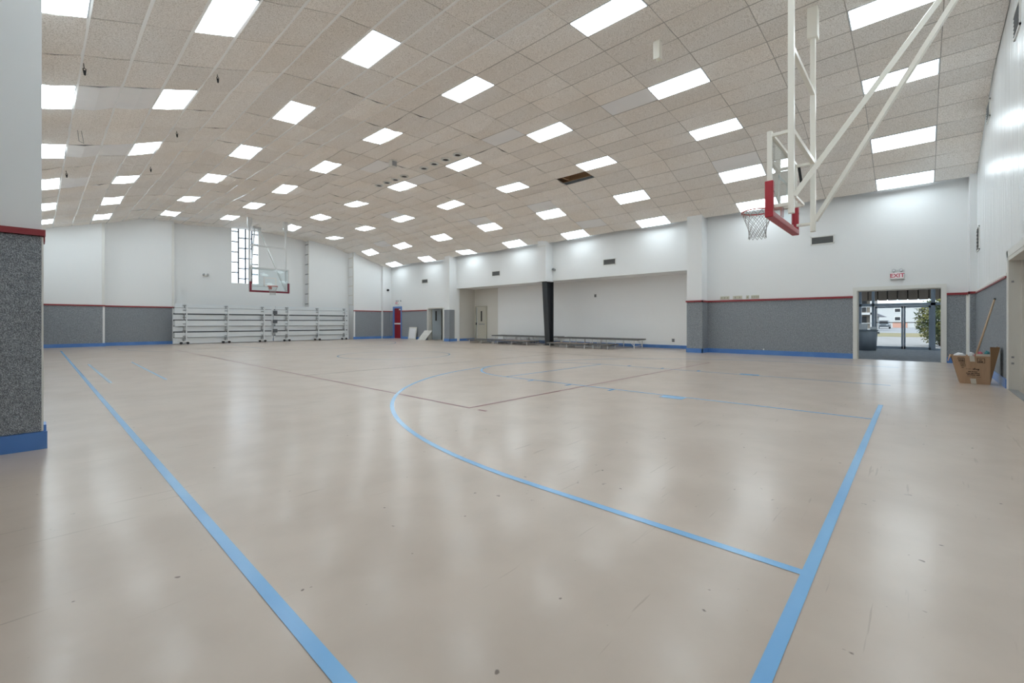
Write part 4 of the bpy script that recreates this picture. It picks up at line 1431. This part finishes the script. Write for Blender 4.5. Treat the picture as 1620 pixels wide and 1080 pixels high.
panel('folded_flap', [(bx0 - 0.02, yt1, H), (bx1 + 0.02, yt1, H), (bx1, yt1 + 0.03, H - 0.13), (bx0 - 0.03, yt1 + 0.035, H - 0.11)], CARD)


def fp(u, v):
    """point on the front panel: u across from left (0) to right (1), v up"""
    y0 = yb1 + (yt1 - yb1) * v
    y1 = yb0 + (yt0 - yb0) * v
    return Vector((bx0 - 0.02 * v, y0 + (y1 - y0) * u, H * v))


def patch(name, u0, u1, v0, v1, m, e=0.0085):
    q = [fp(u0, v0), fp(u1, v0), fp(u1, v1), fp(u0, v1)]
    q = [p - Vector((e, 0, 0)) for p in q]
    return MB().add(q + [p + Vector((0.0012, 0, 0)) for p in q], [(0, 1, 2, 3), (7, 6, 5, 4), (0, 4, 5, 1), (1, 5, 6, 2), (2, 6, 7, 3), (3, 7, 4, 0)]).build(name, m, front)


patch('tape', 0.47, 0.60, 0.80, 0.995, TAPE)
patch('tape', 0.38, 0.56, 0.01, 0.19, TAPE)
# printed frames, small print and the dark wordmark
for u0, u1, v0, v1 in ((0.16, 0.33, 0.78, 0.93), (0.66, 0.86, 0.76, 0.93)):
    for a in ((u0, u1, v1 - 0.012, v1), (u0, u1, v0, v0 + 0.012), (u0, u0 + 0.012, v0, v1), (u1 - 0.012, u1, v0, v1)):
        patch('printed_frame', *a, PRINT, 0.0075)
rr = random.Random(5)
def print_row(u0, u1, v, hgt, words):
    u = u0
    tot = sum(words)
    for w_ in words:
        wd = (u1 - u0) * w_ / tot
        patch('printed_row', u, u + wd * 0.86, v, v + hgt, PRINT, 0.0075)
        u += wd
print_row(0.19, 0.30, 0.87, 0.02, [3, 2])
print_row(0.18, 0.31, 0.81, 0.03, [2, 3])
print_row(0.71, 0.80, 0.86, 0.02, [2])
print_row(0.69, 0.82, 0.79, 0.03, [2, 3])
for v in (0.74, 0.71, 0.68, 0.65, 0.62):
    print_row(0.18, 0.34, v, 0.009, [rr.randint(2, 5), rr.randint(1, 4)])
print_row(0.19, 0.27, 0.565, 0.014, [3])
print_row(0.31, 0.47, 0.53, 0.008, [2, 3])
print_row(0.51, 0.70, 0.515, 0.028, [5, 3, 4])
patch('printed_row', 0.555, 0.58, 0.55, 0.575, PRINT, 0.0075)
patch('printed_row', 0.655, 0.67, 0.475, 0.515, PRINT, 0.0075)
print_row(0.36, 0.65, 0.425, 0.022, [3, 2, 4])
print_row(0.29, 0.71, 0.365, 0.022, [4, 3, 1, 4])
print_row(0.31, 0.71, 0.31, 0.022, [3, 6, 4])
print_row(0.30, 0.74, 0.255, 0.006, [4, 5, 4])
# rubbish in the box
def lump(name, c, s_, m, label, cat, seed):
    rr2 = random.Random(seed)
    me = bpy.data.meshes.new(name)
    bm = bmesh.new()
    bmesh.ops.create_icosphere(bm, subdivisions=3, radius=1)
    for v in bm.verts:
        k = 1 + 0.22 * math.sin(v.co.x * 5 + seed) * math.cos(v.co.y * 4 - seed) + rr2.uniform(-0.08, 0.08)
        v.co = Vector((v.co.x * s_[0] * k, v.co.y * s_[1] * k, v.co.z * s_[2] * k))
    bm.to_mesh(me)
    bm.free()
    me.materials.append(m)
    o = bpy.data.objects.new(name, me)
    COL.objects.link(o)
    o.location = c
    ORG[o.name] = Vector(c)
    return tag(o, label, cat)


lump('crumpled_paper', (11.50, -0.53, 0.50), (0.06, 0.075, 0.045), PAPER, 'crumpled white paper at the left of the cardboard box', 'paper', 1)
lump('crumpled_paper', (11.54, -0.675, 0.52), (0.04, 0.038, 0.045), PAPER, 'crumpled white paper ball in middle of the cardboard box', 'paper', 2)
lump('pink_cloth', (11.60, -0.795, 0.53), (0.05, 0.030, 0.045), PINK, 'pink cloth beside the broom handle in the box', 'cloth', 3)
lump('teal_cloth', (11.60, -0.88, 0.54), (0.05, 0.033, 0.05), TEAL, 'teal cloth at right inside the cardboard box', 'cloth', 4)
tag(B(11.46, 11.50, -0.91, -0.74, 0.44, 0.535).build('white_card', TAPE), 'flat pale card standing in the box front', 'card')
lump('rubbish_fill', (11.61, -0.68, 0.27), (0.13, 0.17, 0.11), PAPER, 'heap of pale rubbish filling the cardboard box', 'rubbish', 6)
br = thing('broom', (11.62, -0.76, 0.30), 'wooden broom handle leaning from the box against carpeted wall', 'broom')
pb, pt = Vector((11.62, -0.735, 0.46)), Vector((12.36, -1.035, 1.53))
MB().tube(pb, pt, 0.015, 10).build('handle', WOOD, br, True)
MB().tube(pt, pt + (pt - pb).normalized() * 0.03, 0.017, 10).build('cap', DARK, br)
MB().bar(pb - Vector((0, 0.0, 0.02)), pb + Vector((0.05, -0.02, 0.05)), 0.06, 0.04).build('socket', PINK, br)
